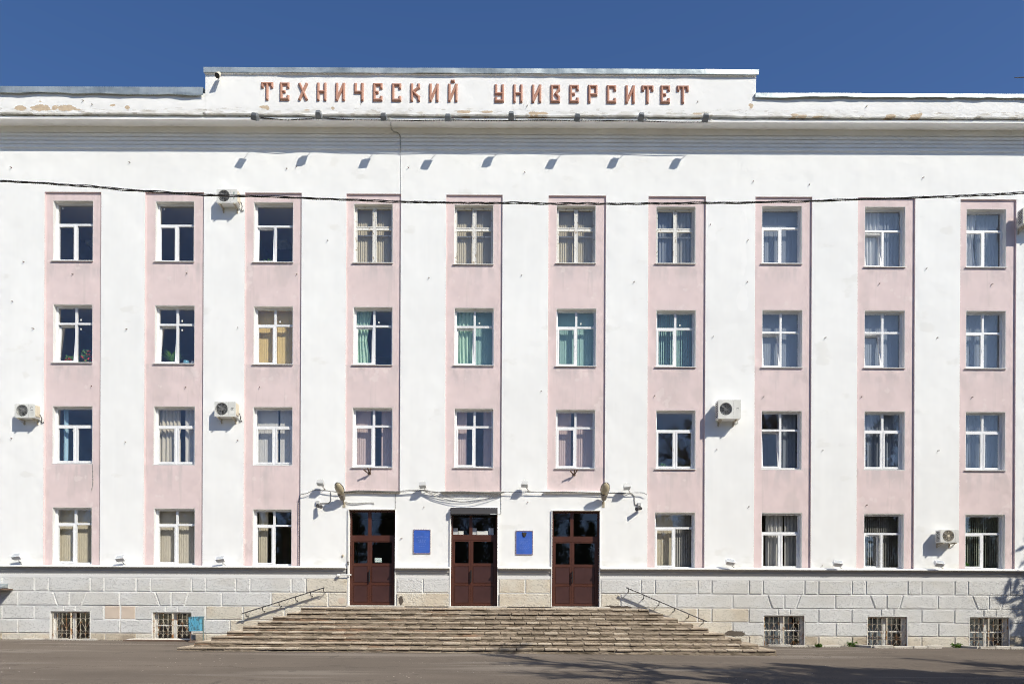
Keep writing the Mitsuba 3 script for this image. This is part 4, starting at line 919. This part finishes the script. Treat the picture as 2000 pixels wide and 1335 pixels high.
put('tube', MB().tube([(A[0], -0.22, A[1]), (C[0], -0.22, C[1]), (C[0] + 0.03, -0.1, C[1])], 0.022, 8), 'plaster_white', k)
put('elbow', MB().cbox(A[0] - 0.05, A[0] + 0.04, -0.27, -0.135, A[1] - 0.05, A[1] + 0.04, 0.012), 'plaster_white', k)
pegs = [(23,328,0),(254,318,0),(579,326,0),(798,328,0),(1025,337,0),(1471,355,0),(1581,361,0),(1802,348,0),(1388,439,0),(1809,525,0),(47,512,0),(143,536,1),(365,534,1),(580,536,1),(838,543,0),(1019,538,0),(25,589,0),(66,642,0),(248,643,0),(465,640,0),(179,754,1),(363,756,1),(507,756,1),(23,856,0),(245,863,0),(465,860,0),(1057,764,0),(1278,773,1),(1238,551,0),(1460,551,0),(1718,554,1),(1936,556,1),(1393,658,0),(1611,660,0),(1830,660,0),(1492,774.6,1),(1683,774.6,1),(1898,776,1),(1400,877.6,0),(1607.6,879,0),(1831.7,880,0),(1462.7,989,0),(1692,986,1),(1606.5,1104,0),(1031,980.5,2),(828,990,2),(785,1051,2),(163,197.5,3),(180,205,3),(706,201,3),(1029,208,3),(1363,200,3),(1692,209,3),(1460,470,0),(640,470,0),(560,330,0)]
for u, v, s in pegs:
    y = (WHITE_Y, PINK_Y, ENTR_Y, -0.68)[s]; x, z = P(u, v, y)
    a = tjit(0.03)
    put('iron_peg', MB().tube([(x, y + 0.01, z), (x + a * 0.5, y - 0.035, z + 0.004), (x + a, y - 0.07, z - 0.012)], [0.018, 0.012, 0.009], 6), 'rust_iron', BLD)

# ------------------------------------------------------------------ cables
def cable(label, runs, r=0.011, mat='cable_grey', cat='cable', y=-0.1, clips=True):
    k = thing('wall_cable', label, cat)
    for pts in runs:
        p = []
        for q in pts:
            yy = q[2] if len(q) > 2 else y
            X, Z = P(q[0], q[1], yy); p.append((X, yy, Z))
        p = np.array(p); s = np.r_[0, np.cumsum(np.linalg.norm(np.diff(p, axis=0), axis=1))]
        t = np.linspace(0, s[-1], max(4, int(s[-1] / 0.12)))
        put('strand', MB().tube(np.stack([np.interp(t, s, p[:, i]) for i in range(3)], 1), r, 5), mat, k)
    return k
cable('grey cable run along the ledge above the doors', [[(586, 965.5), (600, 963), (612, 957), (633, 956.5), (645, 959), (665, 960.5), (700, 957.5), (740, 958.5), (776, 959.5), (800, 957), (824, 956.5), (832, 957), (850, 961.5), (868, 960), (905, 959.5), (950, 961.5), (985, 960.5), (1010, 961.5), (1030, 959.5), (1068, 961.5), (1130, 961), (1170, 962.5), (1190, 962), (1222, 962.5), (1256, 961.5), (1264, 966)],
      [(633, 957.5), (660, 961.2), (700, 958.6), (776, 961), (826, 958), (870, 962), (985, 962)], [(1030, 961), (1100, 960), (1222, 964)]], 0.013, y=-0.19)
cable('bundle of slack cables drooping over the middle door', [[(828, 958), (850, 969), (880, 977), (905, 980.5), (930, 979), (958, 971), (985, 961)], [(828, 957.5), (860, 969), (890, 974), (920, 974), (950, 968), (985, 960.5)], [(830, 957.5), (870, 967), (910, 970.5), (950, 965.5), (984, 960)]], 0.011, y=-0.21)
cable('grey conduit bent down to the left security camera', [[(646, 960), (646.3, 978), (645, 982.3), (624, 982.5)]], 0.014, y=-0.1)
cable('grey conduit bent down to the right security camera', [[(1234, 963.5), (1239, 966), (1239, 983), (1241, 986.5), (1248, 986)]], 0.014, y=-0.1)
cable('pale twin cables from the left dish lamp to a wall plug', [[(673, 980), (680, 984.5), (690, 985.5), (705, 984), (720, 981.5), (731, 983.5)], [(674, 979), (682, 982), (695, 982.5), (712, 981), (731, 981)]], 0.011, 'cable_pale', y=-0.1)
cable('thin vertical cable up the wall beside the left door', [[(772.3, 961), (772.3, 996)]], 0.008, y=-0.095)
cable('thin vertical cable down the wall to the shutter box', [[(978.3, 961), (978.5, 1004.5), (972, 1005)]], 0.008, y=-0.095)
cable('dark cable down the right edge of the third pink bay', [[(587, 966), (585.5, 972), (583.5, 980), (583.8, 1020), (584.5, 1050), (583.5, 1102)]], 0.011, 'cable_black', y=-0.075)
cable('dark cable from the cornice down the wall to the fourth pink bay', [[(763, 240, -0.66), (764, 252, -0.30), (767, 257, -0.16), (777, 259.5, -0.15), (781.5, 266, -0.15), (782.5, 297, -0.13)]], 0.013, 'cable_grey')
cable('pale cable down the wall to the corner of the fourth pink bay', [[(782.6, 297, -0.08), (783, 377, -0.08)]], 0.008, 'cable_pale')
crun = []
us = [(488, 229), (560, 235), (622, 231), (690, 234.5), (749, 235), (810, 236), (875, 235), (935, 235.5), (998, 236.5), (1060, 234.5), (1127, 237), (1190, 236), (1252, 237), (1315, 239), (1378, 239)]
cable('dark cable strung along the cornice between the floodlights', [us, [(u + 3, v + 1.5 * math.sin(u * 0.05)) for u, v in us]], 0.012, 'cable_black', y=-0.68)
cable('thin dangling cable below the second storey window of the first pink bay', [[(181, 906), (181.5, 935), (181, 950), (178.5, 957)]], 0.008, y=-0.02)
# the twisted overhead line in front of the facade
k = thing('overhead_cable', 'twisted black overhead cable sagging across the whole facade', 'cable')
yc = -17.0
cp = [(-160, 343.5), (0, 353.4), (165, 364), (330, 377), (495, 384), (660, 389.7), (790, 394.7), (990, 397), (1160, 398.5), (1320, 397.5), (1490, 395.5), (1660, 390.5), (1830, 385), (2000, 377.3), (2160, 369)]
q = np.array([(P(u, v, yc)[0], P(u, v, yc)[1]) for u, v in cp])
xs = np.linspace(q[0, 0], q[-1, 0], 700)
from scipy.interpolate import CubicSpline
zc = CubicSpline(q[:, 0], q[:, 1])(xs)
for s in range(3):
    ph = xs * 9 + 2.0 * np.sin(xs * 1.1) + s * 2.094
    am = 0.0035 + 0.008 * np.array([meshkit.noise(np.array([x * 1.6, 3.0, s])) for x in xs])
    put('strand', MB().tube(np.stack([xs, yc + am * np.cos(ph), zc + am * np.sin(ph)], 1), (0.0044, 0.0050, 0.0038)[s], 5), 'cable_black', k)

# ------------------------------------------------------------------ behind the glass
NAME = dict(beige='beige', yellow='yellow', teal='teal green', mint='pale green', rose='pinkish', pale='pale', greyblue='grey blue', cream='cream', sky='light blue', lace='white lace', smoke='grey', moss='greenish grey', sand='sand coloured')
def where(r, c): return f'{ORD[r]} storey window of the {ORD[c]} pink bay'
def blind(r, c, col, f0, f1, ang, note='', y=0.40):
    x0, x1, z0, z1 = WIN[(r, c)]
    a, b = x0 + (x1 - x0) * f0, x0 + (x1 - x0) * f1
    k = thing('vertical_blind', f'{NAME[col]} vertical blind {note}in the {where(r, c)}', 'blind', None)
    put('head_rail', MB().box(a, b, y - 0.02, y + 0.02, z1 + 0.03, z1 + 0.07), 'pale_metal', k)
    m = MB(); x = a + 0.04
    while x < b:
        w = 0.045; t = ang + tjit(0.10); off = tjit(0.006); dx, dy = w * math.cos(t), w * math.sin(t); nx, ny = -math.sin(t) * 0.008, math.cos(t) * 0.008
        zz0 = z0 - 0.10 + tjit(0.01)
        pr = [(x - dx, y - dy + off), (x + nx, y + ny + off), (x + dx, y + dy + off)]
        V = [(px, py, z) for z in (zz0, z1 + 0.03) for px, py in pr]
        m.add(V, [[0, 1, 4, 3], [1, 2, 5, 4]]); x += 0.08
    put('slats', m, 'cloth_' + col, k, kind='stuff')
def curtain(r, c, col, f0, f1, note='', y=0.38, gather=0.0):
    x0, x1, z0, z1 = WIN[(r, c)]
    a, b = x0 + (x1 - x0) * f0, x0 + (x1 - x0) * f1
    n = max(24, int((b - a) / 0.012)); t = np.linspace(0, 1, n); ph = rnd.uniform(0, 6)
    V = []
    for z, s in ((z0 - 0.15, 1.0), (z0 + 0.5, 1 - gather * 0.5), (z0 + 1.0, 1 - gather), (z0 + 1.6, 1 - gather * 0.4), (z1 + 0.05, 1.0)):
        wv = (0.014 if col == 'greyblue' else 0.035) * np.sin(t * (b - a) * 46 + ph + 0.6 * np.sin(t * 9 + z)) + 0.012 * np.sin(t * (b - a) * 117 + ph)
        V.append(np.stack([a + (b - a) * t * s, y + wv, np.full(n, z)], 1))
    V = np.vstack(V); F = [[i * n + j, i * n + j + 1, (i + 1) * n + j + 1, (i + 1) * n + j] for i in range(4) for j in range(n - 1)]
    put('curtain', MB().add(V, F), 'cloth_' + col, label=f'{NAME[col]} curtain {note}in the {where(r, c)}'.replace('on the left side ', 'at left ').replace('on the right side ', 'at right '), category='curtain', smooth=True)
for c in (4, 5, 6): blind(4, c, 'beige', 0.0, 1.0, (0.5, 0.35, 0.4)[c - 4])
curtain(4, 7, 'greyblue', 0.0, 0.45, 'on the left side '); curtain(4, 7, 'smoke', 0.6, 1.0, 'on the right side ')
blind(4, 8, 'greyblue', 0.0, 1.0, 0.05); curtain(4, 9, 'lace', 0.0, 0.5, 'on the left side '); curtain(4, 9, 'greyblue', 0.5, 1.0, 'on the right side ')
curtain(4, 10, 'lace', 0.0, 0.42, 'on the left side ', gather=0.2); curtain(4, 10, 'greyblue', 0.42, 1.0, 'on the right side ')
blind(3, 3, 'yellow', 0.0, 1.0, 0.12); curtain(3, 4, 'mint', 0.02, 0.42, 'tied back ', gather=0.3)
curtain(3, 5, 'mint', 0.0, 0.5, 'on the left side ', gather=0.1); blind(3, 5, 'teal', 0.42, 1.0, 0.25, '', 0.46); blind(3, 6, 'teal', 0.0, 1.0, 0.2); blind(3, 7, 'teal', 0.0, 1.0, 0.65)
for c in (8, 9, 10): blind(3, c, 'greyblue', 0.0, 1.0, 0.04)
curtain(2, 1, 'sky', 0.08, 0.2); curtain(2, 2, 'cream', 0.02, 0.52, 'on the left side '); curtain(2, 2, 'pale', 0.66, 1.0, 'on the right side ')
blind(2, 3, 'pale', 0.02, 0.52, 0.1, 'on the left '); blind(2, 3, 'pale', 0.6, 1.0, 0.15, 'on the right ')
for c, a, b in ((4, .42, .68), (5, .3, .74), (6, .42, .55)):
    blind(2, c, 'rose', 0.0, a, 0.15, 'on the left '); blind(2, c, 'rose', b, 1.0, 0.2, 'on the right ')
curtain(2, 8, 'greyblue', 0.5, 1.0); curtain(2, 9, 'greyblue', 0.0, 1.0); curtain(2, 10, 'greyblue', 0.0, 1.0)
blind(1, 1, 'beige', 0.0, 1.0, 0.25); blind(1, 2, 'cream', 0.0, 1.0, 0.2); blind(1, 3, 'beige', 0.05, 0.28, 0.2)
blind(1, 7, 'beige', 0.0, 0.5, 0.2, 'on the left '); blind(1, 7, 'smoke', 0.5, 1.0, 0.5, 'on the right '); curtain(1, 8, 'pale', 0.2, 0.62); curtain(1, 8, 'smoke', 0.66, 1.0, 'on the right side ')
blind(1, 9, 'smoke', 0.0, 1.0, 0.75); blind(1, 10, 'moss', 0.0, 1.0, 0.7)

def leaves(m, c, rx, h, n, size, rg):
    for _ in range(n):
        a, t, z = rg.uniform(0, 6.283), rg.random() ** 0.5, rg.uniform(0, h)
        p = np.array([c[0] + rx * t * math.cos(a), c[1] + rx * 0.5 * t * math.sin(a), c[2] + z]); d = np.array([rg.uniform(-1, 1), rg.uniform(-1, 1), rg.uniform(-.3, 1)]); d /= np.linalg.norm(d)
        s = np.cross(d, [rg.uniform(-1, 1), 0.3, rg.uniform(-1, 1)]); s /= np.linalg.norm(s) + 1e-9
        m.add([p, p + d * size * .5 + s * size * .3, p + d * size, p + d * size * .5 - s * size * .3], [[0, 1, 2, 3]])
rg = random.Random(3)
def pot_plant(label, r, c, f, w, h, flowers=0, spiky=False, pot='pot_clay'):
    x0, x1, z0, z1 = WIN[(r, c)]; x = x0 + (x1 - x0) * f; z = z0 + 0.05; y = 0.36
    k = thing('potted_plant', label, 'potted plant')
    put('pot', MB().lathe([(0.0, 0), (0.05, 0), (0.075, 0.11), (0.08, 0.12), (0.0, 0.115)], (x, y, z - 0.02), 12), pot, k)
    m = MB()
    if spiky:
        for i in range(44):
            a, e, L = rg.uniform(0, 6.283), rg.uniform(0.5, 1.4), h * rg.uniform(0.6, 1.0)
            d = np.array([math.cos(a) * math.cos(e), math.sin(a) * math.cos(e) * 0.5, math.sin(e)]); s = np.array([-math.sin(a), 0.2, 0.1]) * 0.024; p = np.array([x, y, z + 0.1])
            m.add([p - s, p + s, p + d * L * .6 + s, p + d * L * .6 - s, p + d * L + [0, 0, -0.05 * math.cos(e)]], [[0, 1, 2, 2], [0, 2, 3, 3], [3, 2, 4, 4]])
    else: leaves(m, (x, y, z + 0.08), w / 2, h, 170, 0.085, rg)
    put('foliage', m, 'plant_green', k)
    if flowers:
        m = MB()
        for _ in range(flowers): m.mesh(trimesh.creation.icosphere(subdivisions=1, radius=rg.uniform(0.022, 0.036)).apply_translation((x + rg.uniform(-w / 2, w / 2), y - 0.06 + rg.uniform(-.03, .03), z + rg.uniform(0.12, h + 0.06))))
        put('flowers', m, 'petal_red', k)
pot_plant('low red flowers at left in the third storey window of the first pink bay', 3, 1, 0.33, 0.45, 0.2, 12)
pot_plant('tall red flowers at right in the third storey window of the first pink bay', 3, 1, 0.72, 0.42, 0.42, 14)
pot_plant('spiky green plant in the third storey window of the second pink bay', 3, 2, 0.33, 0.5, 0.62, 0, True)
pot_plant('small leafy plant in the second storey window of the seventh pink bay', 2, 7, 0.22, 0.2, 0.1)
pot_plant('small plant in a white pot on the first storey sill in the tenth pink bay', 1, 10, 0.16, 0.2, 0.1, 0, False, 'ceramic_white')
pot_plant('low green plants in the fourth storey window of the third pink bay', 4, 3, 0.35, 0.5, 0.06)
x0, x1, z0, z1 = WIN[(3, 2)]
put('glass_vessel', MB().lathe([(0.0, 0), (0.08, 0), (0.105, 0.06), (0.10, 0.13), (0.085, 0.15), (0.08, 0.14), (0.0, 0.02)], (x0 + (x1 - x0) * .68, 0.33, z0 + 0.07), 18), 'vessel_blue', smooth=40, label='blue round vessel in the third storey window of the second pink bay', category='vessel')
k = thing('lidded_jar', 'pale lidded jar in the third storey window of the second pink bay', 'jar')
put('body', MB().lathe([(0, 0), (0.06, 0), (0.07, 0.05), (0.065, 0.12), (0.05, 0.14)], (x0 + (x1 - x0) * .86, 0.33, z0 + 0.07), 14), 'ceramic_white', k); put('lid', MB().lathe([(0.055, 0.14), (0.03, 0.17), (0.018, 0.2), (0, 0.21)], (x0 + (x1 - x0) * .86, 0.33, z0 + 0.07), 14), 'pot_clay', k)
for x, y, n in ((-9.35, 3.3, 'nearer the left'), (-7.75, 3.3, 'nearer the right'), (-16.9, 3.4, '')):
    k = thing('ceiling_lamp', f'louvred ceiling lamp {n} inside the fourth storey window of the third pink bay' if n else 'louvred ceiling lamp inside the fourth storey window of the first pink bay', 'ceiling lamp')
    zc_ = FL[4] - 0.25
    put('tray', MB().box(x - 0.3, x + 0.3, y - 0.3, y + 0.3, zc_ - 0.05, zc_ - 0.001), 'lamp_louvre', k)
    m = MB()
    for q in range(6): m.box(x - 0.29 + q * 0.11, x - 0.27 + q * 0.11, y - 0.29, y + 0.29, zc_ - 0.09, zc_ - 0.052)
    for q in range(4): m.box(x - 0.29, x + 0.29, y - 0.27 + q * 0.17, y - 0.26 + q * 0.17, zc_ - 0.088, zc_ - 0.053)
    put('louvre', m, 'lamp_louvre', k)

# ------------------------------------------------------------------ at the foot of the wall
k = thing('litter_bin', 'weathered blue metal litter box on a frame beside the steps', 'litter bin')
yb = -0.95
x0, x1, z0, z1 = rect(368.5, 391.5, 1204, 1232.5, yb)
put('box', MB().cbox(x0, x1, yb, yb + 0.30, z0, z1, 0.01).moved(lambda V: rot(V, [0, 1, 0], -0.03, [x0, yb, z0])), 'bin_blue', k)
gz = ground_z(x0)
put('post', MB().tube([(x1 + 0.05, yb + 0.12, gz), (x1 + 0.04, yb + 0.12, z1 - 0.05)], 0.022, 7), 'green_post', k)
put('leg', MB().box(x0 + 0.02, x0 + 0.05, yb + 0.05, yb + 0.08, gz, z0), 'rust_iron', k)
put('foot', MB().cbox(x0 - 0.0, x0 + 0.30, yb - 0.02, yb + 0.22, gz - 0.02, gz + 0.05, 0.008), 'rust_iron', k)
def kerb(label, pts, w, h, seed):
    k = thing('stone_kerb', label, 'kerb')
    rg = random.Random(seed)
    P0 = [np.array([P(u, 1162 + 1, y)[0], y]) for u, y in pts]
    for a, b in zip(P0[:-1], P0[1:]):
        d = b - a; L = np.linalg.norm(d); d /= L; nn = np.array([-d[1], d[0]]); n = max(1, int(round(L / 0.55)))
        for q in range(n):
            c = a + d * L * (q + 0.5) / n; hl = L / n / 2 - 0.008; hh = h * rg.uniform(0.8, 1.15); gz = ground_z(c[0])
            s = MB().cbox(-hl, hl, -w / 2, w / 2, -0.05, hh, 0.012)
            ang = math.atan2(d[1], d[0]) + rg.uniform(-.03, .03)
            s = s.moved(lambda V: rot(V, [0, 1, 0], rg.uniform(-.02, .02), [0, 0, 0]) @ trimesh.transformations.rotation_matrix(ang, [0, 0, 1])[:3, :3].T + [c[0], c[1], gz])
            put('stone', s, 'kerb_stone', k)
kerb('broken pale kerb stones in front of the first basement window', [(45, -0.22), (190, -0.26)], 0.14, 0.05, 1)
kerb('pale kerb stones before the basement window beside the right end of the steps', [(1500, -0.45), (1545, -0.62), (1640, -0.45)], 0.16, 0.06, 2)
kerb('angled kerb of pale stones in front of the fourth basement window', [(1668, -0.25), (1705, -0.75), (1782, -0.78), (1838, -0.72)], 0.16, 0.09, 3)
kerb('angled kerb of pale stones in front of the rightmost basement window', [(1872, -0.25), (1912, -0.72), (2060, -0.72)], 0.16, 0.09, 4)
k = thing('scrap_sheet', 'rusty metal sheet lying at the wall under the second basement window', 'metal sheet')
a, b = P(248, 1246, -0.5)[0], P(372, 1246, -0.5)[0]
put('sheet', MB().cbox(a, b, -0.62, -0.24, ground_z(a) + 0.045, ground_z(a) + 0.07, 0.006).moved(lambda V: rot(V, [1, 0, 0], 0.08, [a, -0.4, 0.05])), 'kerb_stone', k)
put('edge', MB().box(a - 0.05, b + 0.1, -0.66, -0.625, ground_z(a) + 0.0, ground_z(a) + 0.055), 'rust_iron', k)
for u, y, s, n in ((1664, -0.32, 1.0, 'left of the angled kerb at the fourth basement window'), (1599, -0.75, 0.7, 'right of the steps beside the third basement window'), (1868, -0.35, 0.9, 'left of the angled kerb at the rightmost basement window')):
    k = thing('weed_clump', f'small green weed clump growing {n}', 'weeds')
    m = MB(); x = P(u, 1262, y)[0]; r2 = random.Random(u)
    leaves(m, (x, y, ground_z(x)), 0.2 * s, 0.14 * s, 110, 0.075, r2)
    put('leaves', m, 'leaf_green', k)
    m = MB()
    for q in range(7): m.tube([(x + r2.uniform(-.1, .1), y, ground_z(x)), (x + r2.uniform(-.16, .16), y + r2.uniform(-.05, .05), ground_z(x) + 0.13 * s)], 0.004, 4)
    put('stems', m, 'leaf_green', k)
k = thing('entrance_canopy', 'dark edge of a small canopy jutting in at the left border of the view', 'canopy')
x, z = P(13, 1146, -0.5)
put('slab', MB().hull([(x - 1.6, -0.14, z + 0.12), (x - 0.22, -0.14, z + 0.12), (x - 1.6, -0.75, z + 0.02), (x, -0.75, z - 0.0), (x - 1.6, -0.14, z - 0.03), (x - 0.22, -0.14, z - 0.03), (x - 1.6, -0.75, z - 0.05), (x - 0.02, -0.75, z - 0.05)]), 'zinc_sheet', k)
put('soffit', MB().box(x - 1.6, x - 0.05, -0.74, -0.14, z - 0.10, z - 0.052), 'rust_iron', k)

# ------------------------------------------------------------------ trees: behind the viewer and to the right; their shadows and mirror images are in view
def bare_tree(seed, H, spread, extra=None):
    rg = np.random.default_rng(seed); tr, br = MB(), MB()
    def limb(p, d, L, r, lvl, mb):
        n = 4 if lvl < 3 else 3
        pts = [p]; dd = d.copy()
        for i in range(n):
            dd = dd + rg.normal(0, 0.13, 3) + [0, 0, 0.07]; dd /= np.linalg.norm(dd); pts.append(pts[-1] + dd * L / n)
        mb.tube(pts, np.linspace(r, r * (0.45 if lvl else 0.3), n + 1), 6 if lvl == 0 else (5 if lvl == 1 else 3))
        return np.array(pts)
    def grow(p, d, L, r, lvl):
        pts = limb(p, d, L, r, lvl, br)
        if lvl >= 4: return
        k = {1: 7, 2: 6, 3: 5}[lvl]
        for i in range(k):
            t = 0.25 + 0.75 * (i + rg.random()) / k; j = min(int(t * (len(pts) - 1)), len(pts) - 2); q = pts[j] + (pts[j + 1] - pts[j]) * (t * (len(pts) - 1) - j)
            ax = pts[j + 1] - pts[j]; ax /= np.linalg.norm(ax); side = np.cross(ax, rg.normal(0, 1, 3)); side /= np.linalg.norm(side)
            nd = ax * 0.62 + side * 0.78; nd /= np.linalg.norm(nd)
            grow(q, nd, L * rg.uniform(0.38, 0.6), r * 0.55, lvl + 1)
    tp = limb(np.zeros(3), np.array([0, 0, 1.0]), H * 0.92, H * 0.014, 0, tr)
    for i in range(13):
        t = 0.24 + 0.74 * (i / 13); j = min(int(t * 4), 3); q = tp[j] + (tp[j + 1] - tp[j]) * (t * 4 - j)
        a = i * 2.4 + rg.uniform(-.4, .4); e = rg.uniform(0.35, 0.9)
        d = np.array([math.cos(a) * math.cos(e), math.sin(a) * math.cos(e), math.sin(e)])
        grow(q, d, H * spread * (1.05 - 0.75 * t) * rg.uniform(0.8, 1.1), H * 0.0075, 1)
    if extra is not None: br.tube(extra[0], extra[1], 5)
    return mikit.ply(tr.arr(), 'bark'), mikit.ply(br.arr(), 'bark')
def spruce(seed, H):
    rg = np.random.default_rng(seed); tr, cr = MB(), MB()
    tr.tube([(0, 0, 0), (0, 0, H * .5), (0, 0, H)], [H * .016, H * .01, 0.02], 7)
    z = H * 0.1
    while z < H * 0.98:
        R = (H - z) * 0.27 + 0.15
        for i in range(9):
            a = rg.uniform(0, 6.283); L = R * rg.uniform(0.6, 1.1)
            for q in range(11):
                t = (q + rg.random()) / 11
                p = np.array([math.cos(a) * L * t, math.sin(a) * L * t, z - 0.25 * L * t + 0.12 * L * t * t]) + rg.normal(0, 0.06 + 0.08 * t, 3)
                s = rg.uniform(0.16, 0.34); d1 = rg.normal(0, 1, 3); d1 /= np.linalg.norm(d1); d2 = np.cross(d1, rg.normal(0, 1, 3)); d2 /= np.linalg.norm(d2)
                cr.add([p - d1 * s, p + d2 * s * .35, p + d1 * s, p - d2 * s * .35], [[0, 1, 2, 3]])
        z += H * 0.022 + 0.05
    return mikit.ply(tr.arr(), 'bark'), mikit.ply(cr.arr(), 'needles')
BT = [bare_tree(3, 14.0, 0.30), bare_tree(8, 14.0, 0.27), bare_tree(14, 13.0, 0.34)]
def tree(kind, label, cat, x, y, s, rz, parts, names, group=None):
    k = thing(kind, label, cat, group)
    M = T().translate([x, y, ground_z(x) - 0.05]).rotate([0, 0, 1], rz).scale(s)
    for p, n in zip(parts, names): put(n, p, None, k, to_world=M)
near = [(15.5, -16.8, 1.0, 20, 1), (13.6, -19.5, 1.1, 75, 0), (16.2, -22.0, 1.2, 140, 2), (13.4, -21.2, 1.15, 250, 1), (18.2, -20.6, 1.15, 310, 2), (19.5, -16.8, 0.98, 10, 0), (19.0, -25.0, 1.25, 60, 1), (22.5, -18.0, 1.05, 260, 2), (28.0, -20.0, 1.05, 10, 0), (34.0, -18.0, 1.0, 90, 1), (24.0, -26.0, 1.1, 300, 0),
        (-30.5, -22.5, 1.05, 60, 0), (-24.5, -27.0, 1.05, 130, 2)]
for x, y, s, rz, v in near:
    tree('bare_tree', 'leafless tree behind the viewer, seen only as shadow on the asphalt and reflection in panes', 'tree', x, y, s, rz, BT[v], ('trunk', 'branches'), 'leafless trees behind the viewer')
far = [(-62, -60), (-50, -55), (-41, -62), (-33, -52), (-24, -58), (-15, -64), (-7, -55), (2, -60), (10, -66), (19, -57), (28, -62), (38, -55), (49, -60), (60, -58)]
for i, (x, y) in enumerate(far):
    tree('bare_tree', 'leafless tree behind the viewer, seen only as shadow on the asphalt and reflection in panes', 'tree', x, y, 0.95 + 0.07 * (i % 4), 77 * i, BT[i % 3], ('trunk', 'branches'), 'leafless trees behind the viewer')
SP = spruce(4, 11.0)
sp_rng = random.Random(2)
for i in range(72):
    x = -66 + 3.7 * (i // 2) + sp_rng.uniform(-1, 1); y = (-50, -57)[i % 2] + sp_rng.uniform(-3, 3)
    tree('spruce_tree', 'dark spruce far behind the viewer, seen only as a reflection in the lower panes', 'tree', x, y, sp_rng.uniform(0.85, 1.2) * (1.15 if i % 2 else 1), 50 * i, SP, ('trunk', 'crown'), 'spruces behind the viewer')
for x, y, q in ((17.5, -17.5, 1.2), (20.5, -19.5, 1.3), (21.0, -22.0, 1.4), (22.2, -16.4, 1.15), (15.6, -21.0, 1.25)):
    tree('spruce_tree', 'spruce beyond the right edge, known by its dark shadow on the asphalt', 'tree', x, y, q, 33 * x, SP, ('trunk', 'crown'), 'spruces right of the viewer')
tree('spruce_tree', 'spruce just outside the right edge that throws its shadow on the wall', 'tree', 23.6, -4.4, 1.08, 20, spruce(9, 11.2), ('trunk', 'crown'))
# the tree whose twig reaches into the upper right corner
tx, ty = 11.2, -17.6
tip = np.array([P(1981, 134, -17.2)[0], -17.2, P(1981, 134, -17.2)[1]]) - [tx, ty, 0]
pt = [np.array([0.1, 0, 5.6]), np.array([-2.2, 0.15, 6.6]), tip + [0.55, -0.02, -0.06], tip + [0.22, 0.0, 0.01], tip]
TW = bare_tree(21, 11.0, 0.27, (pt, [0.05, 0.03, 0.010, 0.007, 0.003]))
tree('bare_tree', 'leafless tree at the right whose twig tip reaches into the upper right corner', 'tree', tx, ty, 1.0, 0, TW, ('trunk', 'branches'))

for k_, d_ in labels.items():
    if len(d_.get('label', '').split()) > 16: print('LONG', len(d_['label'].split()), k_, d_['label'])
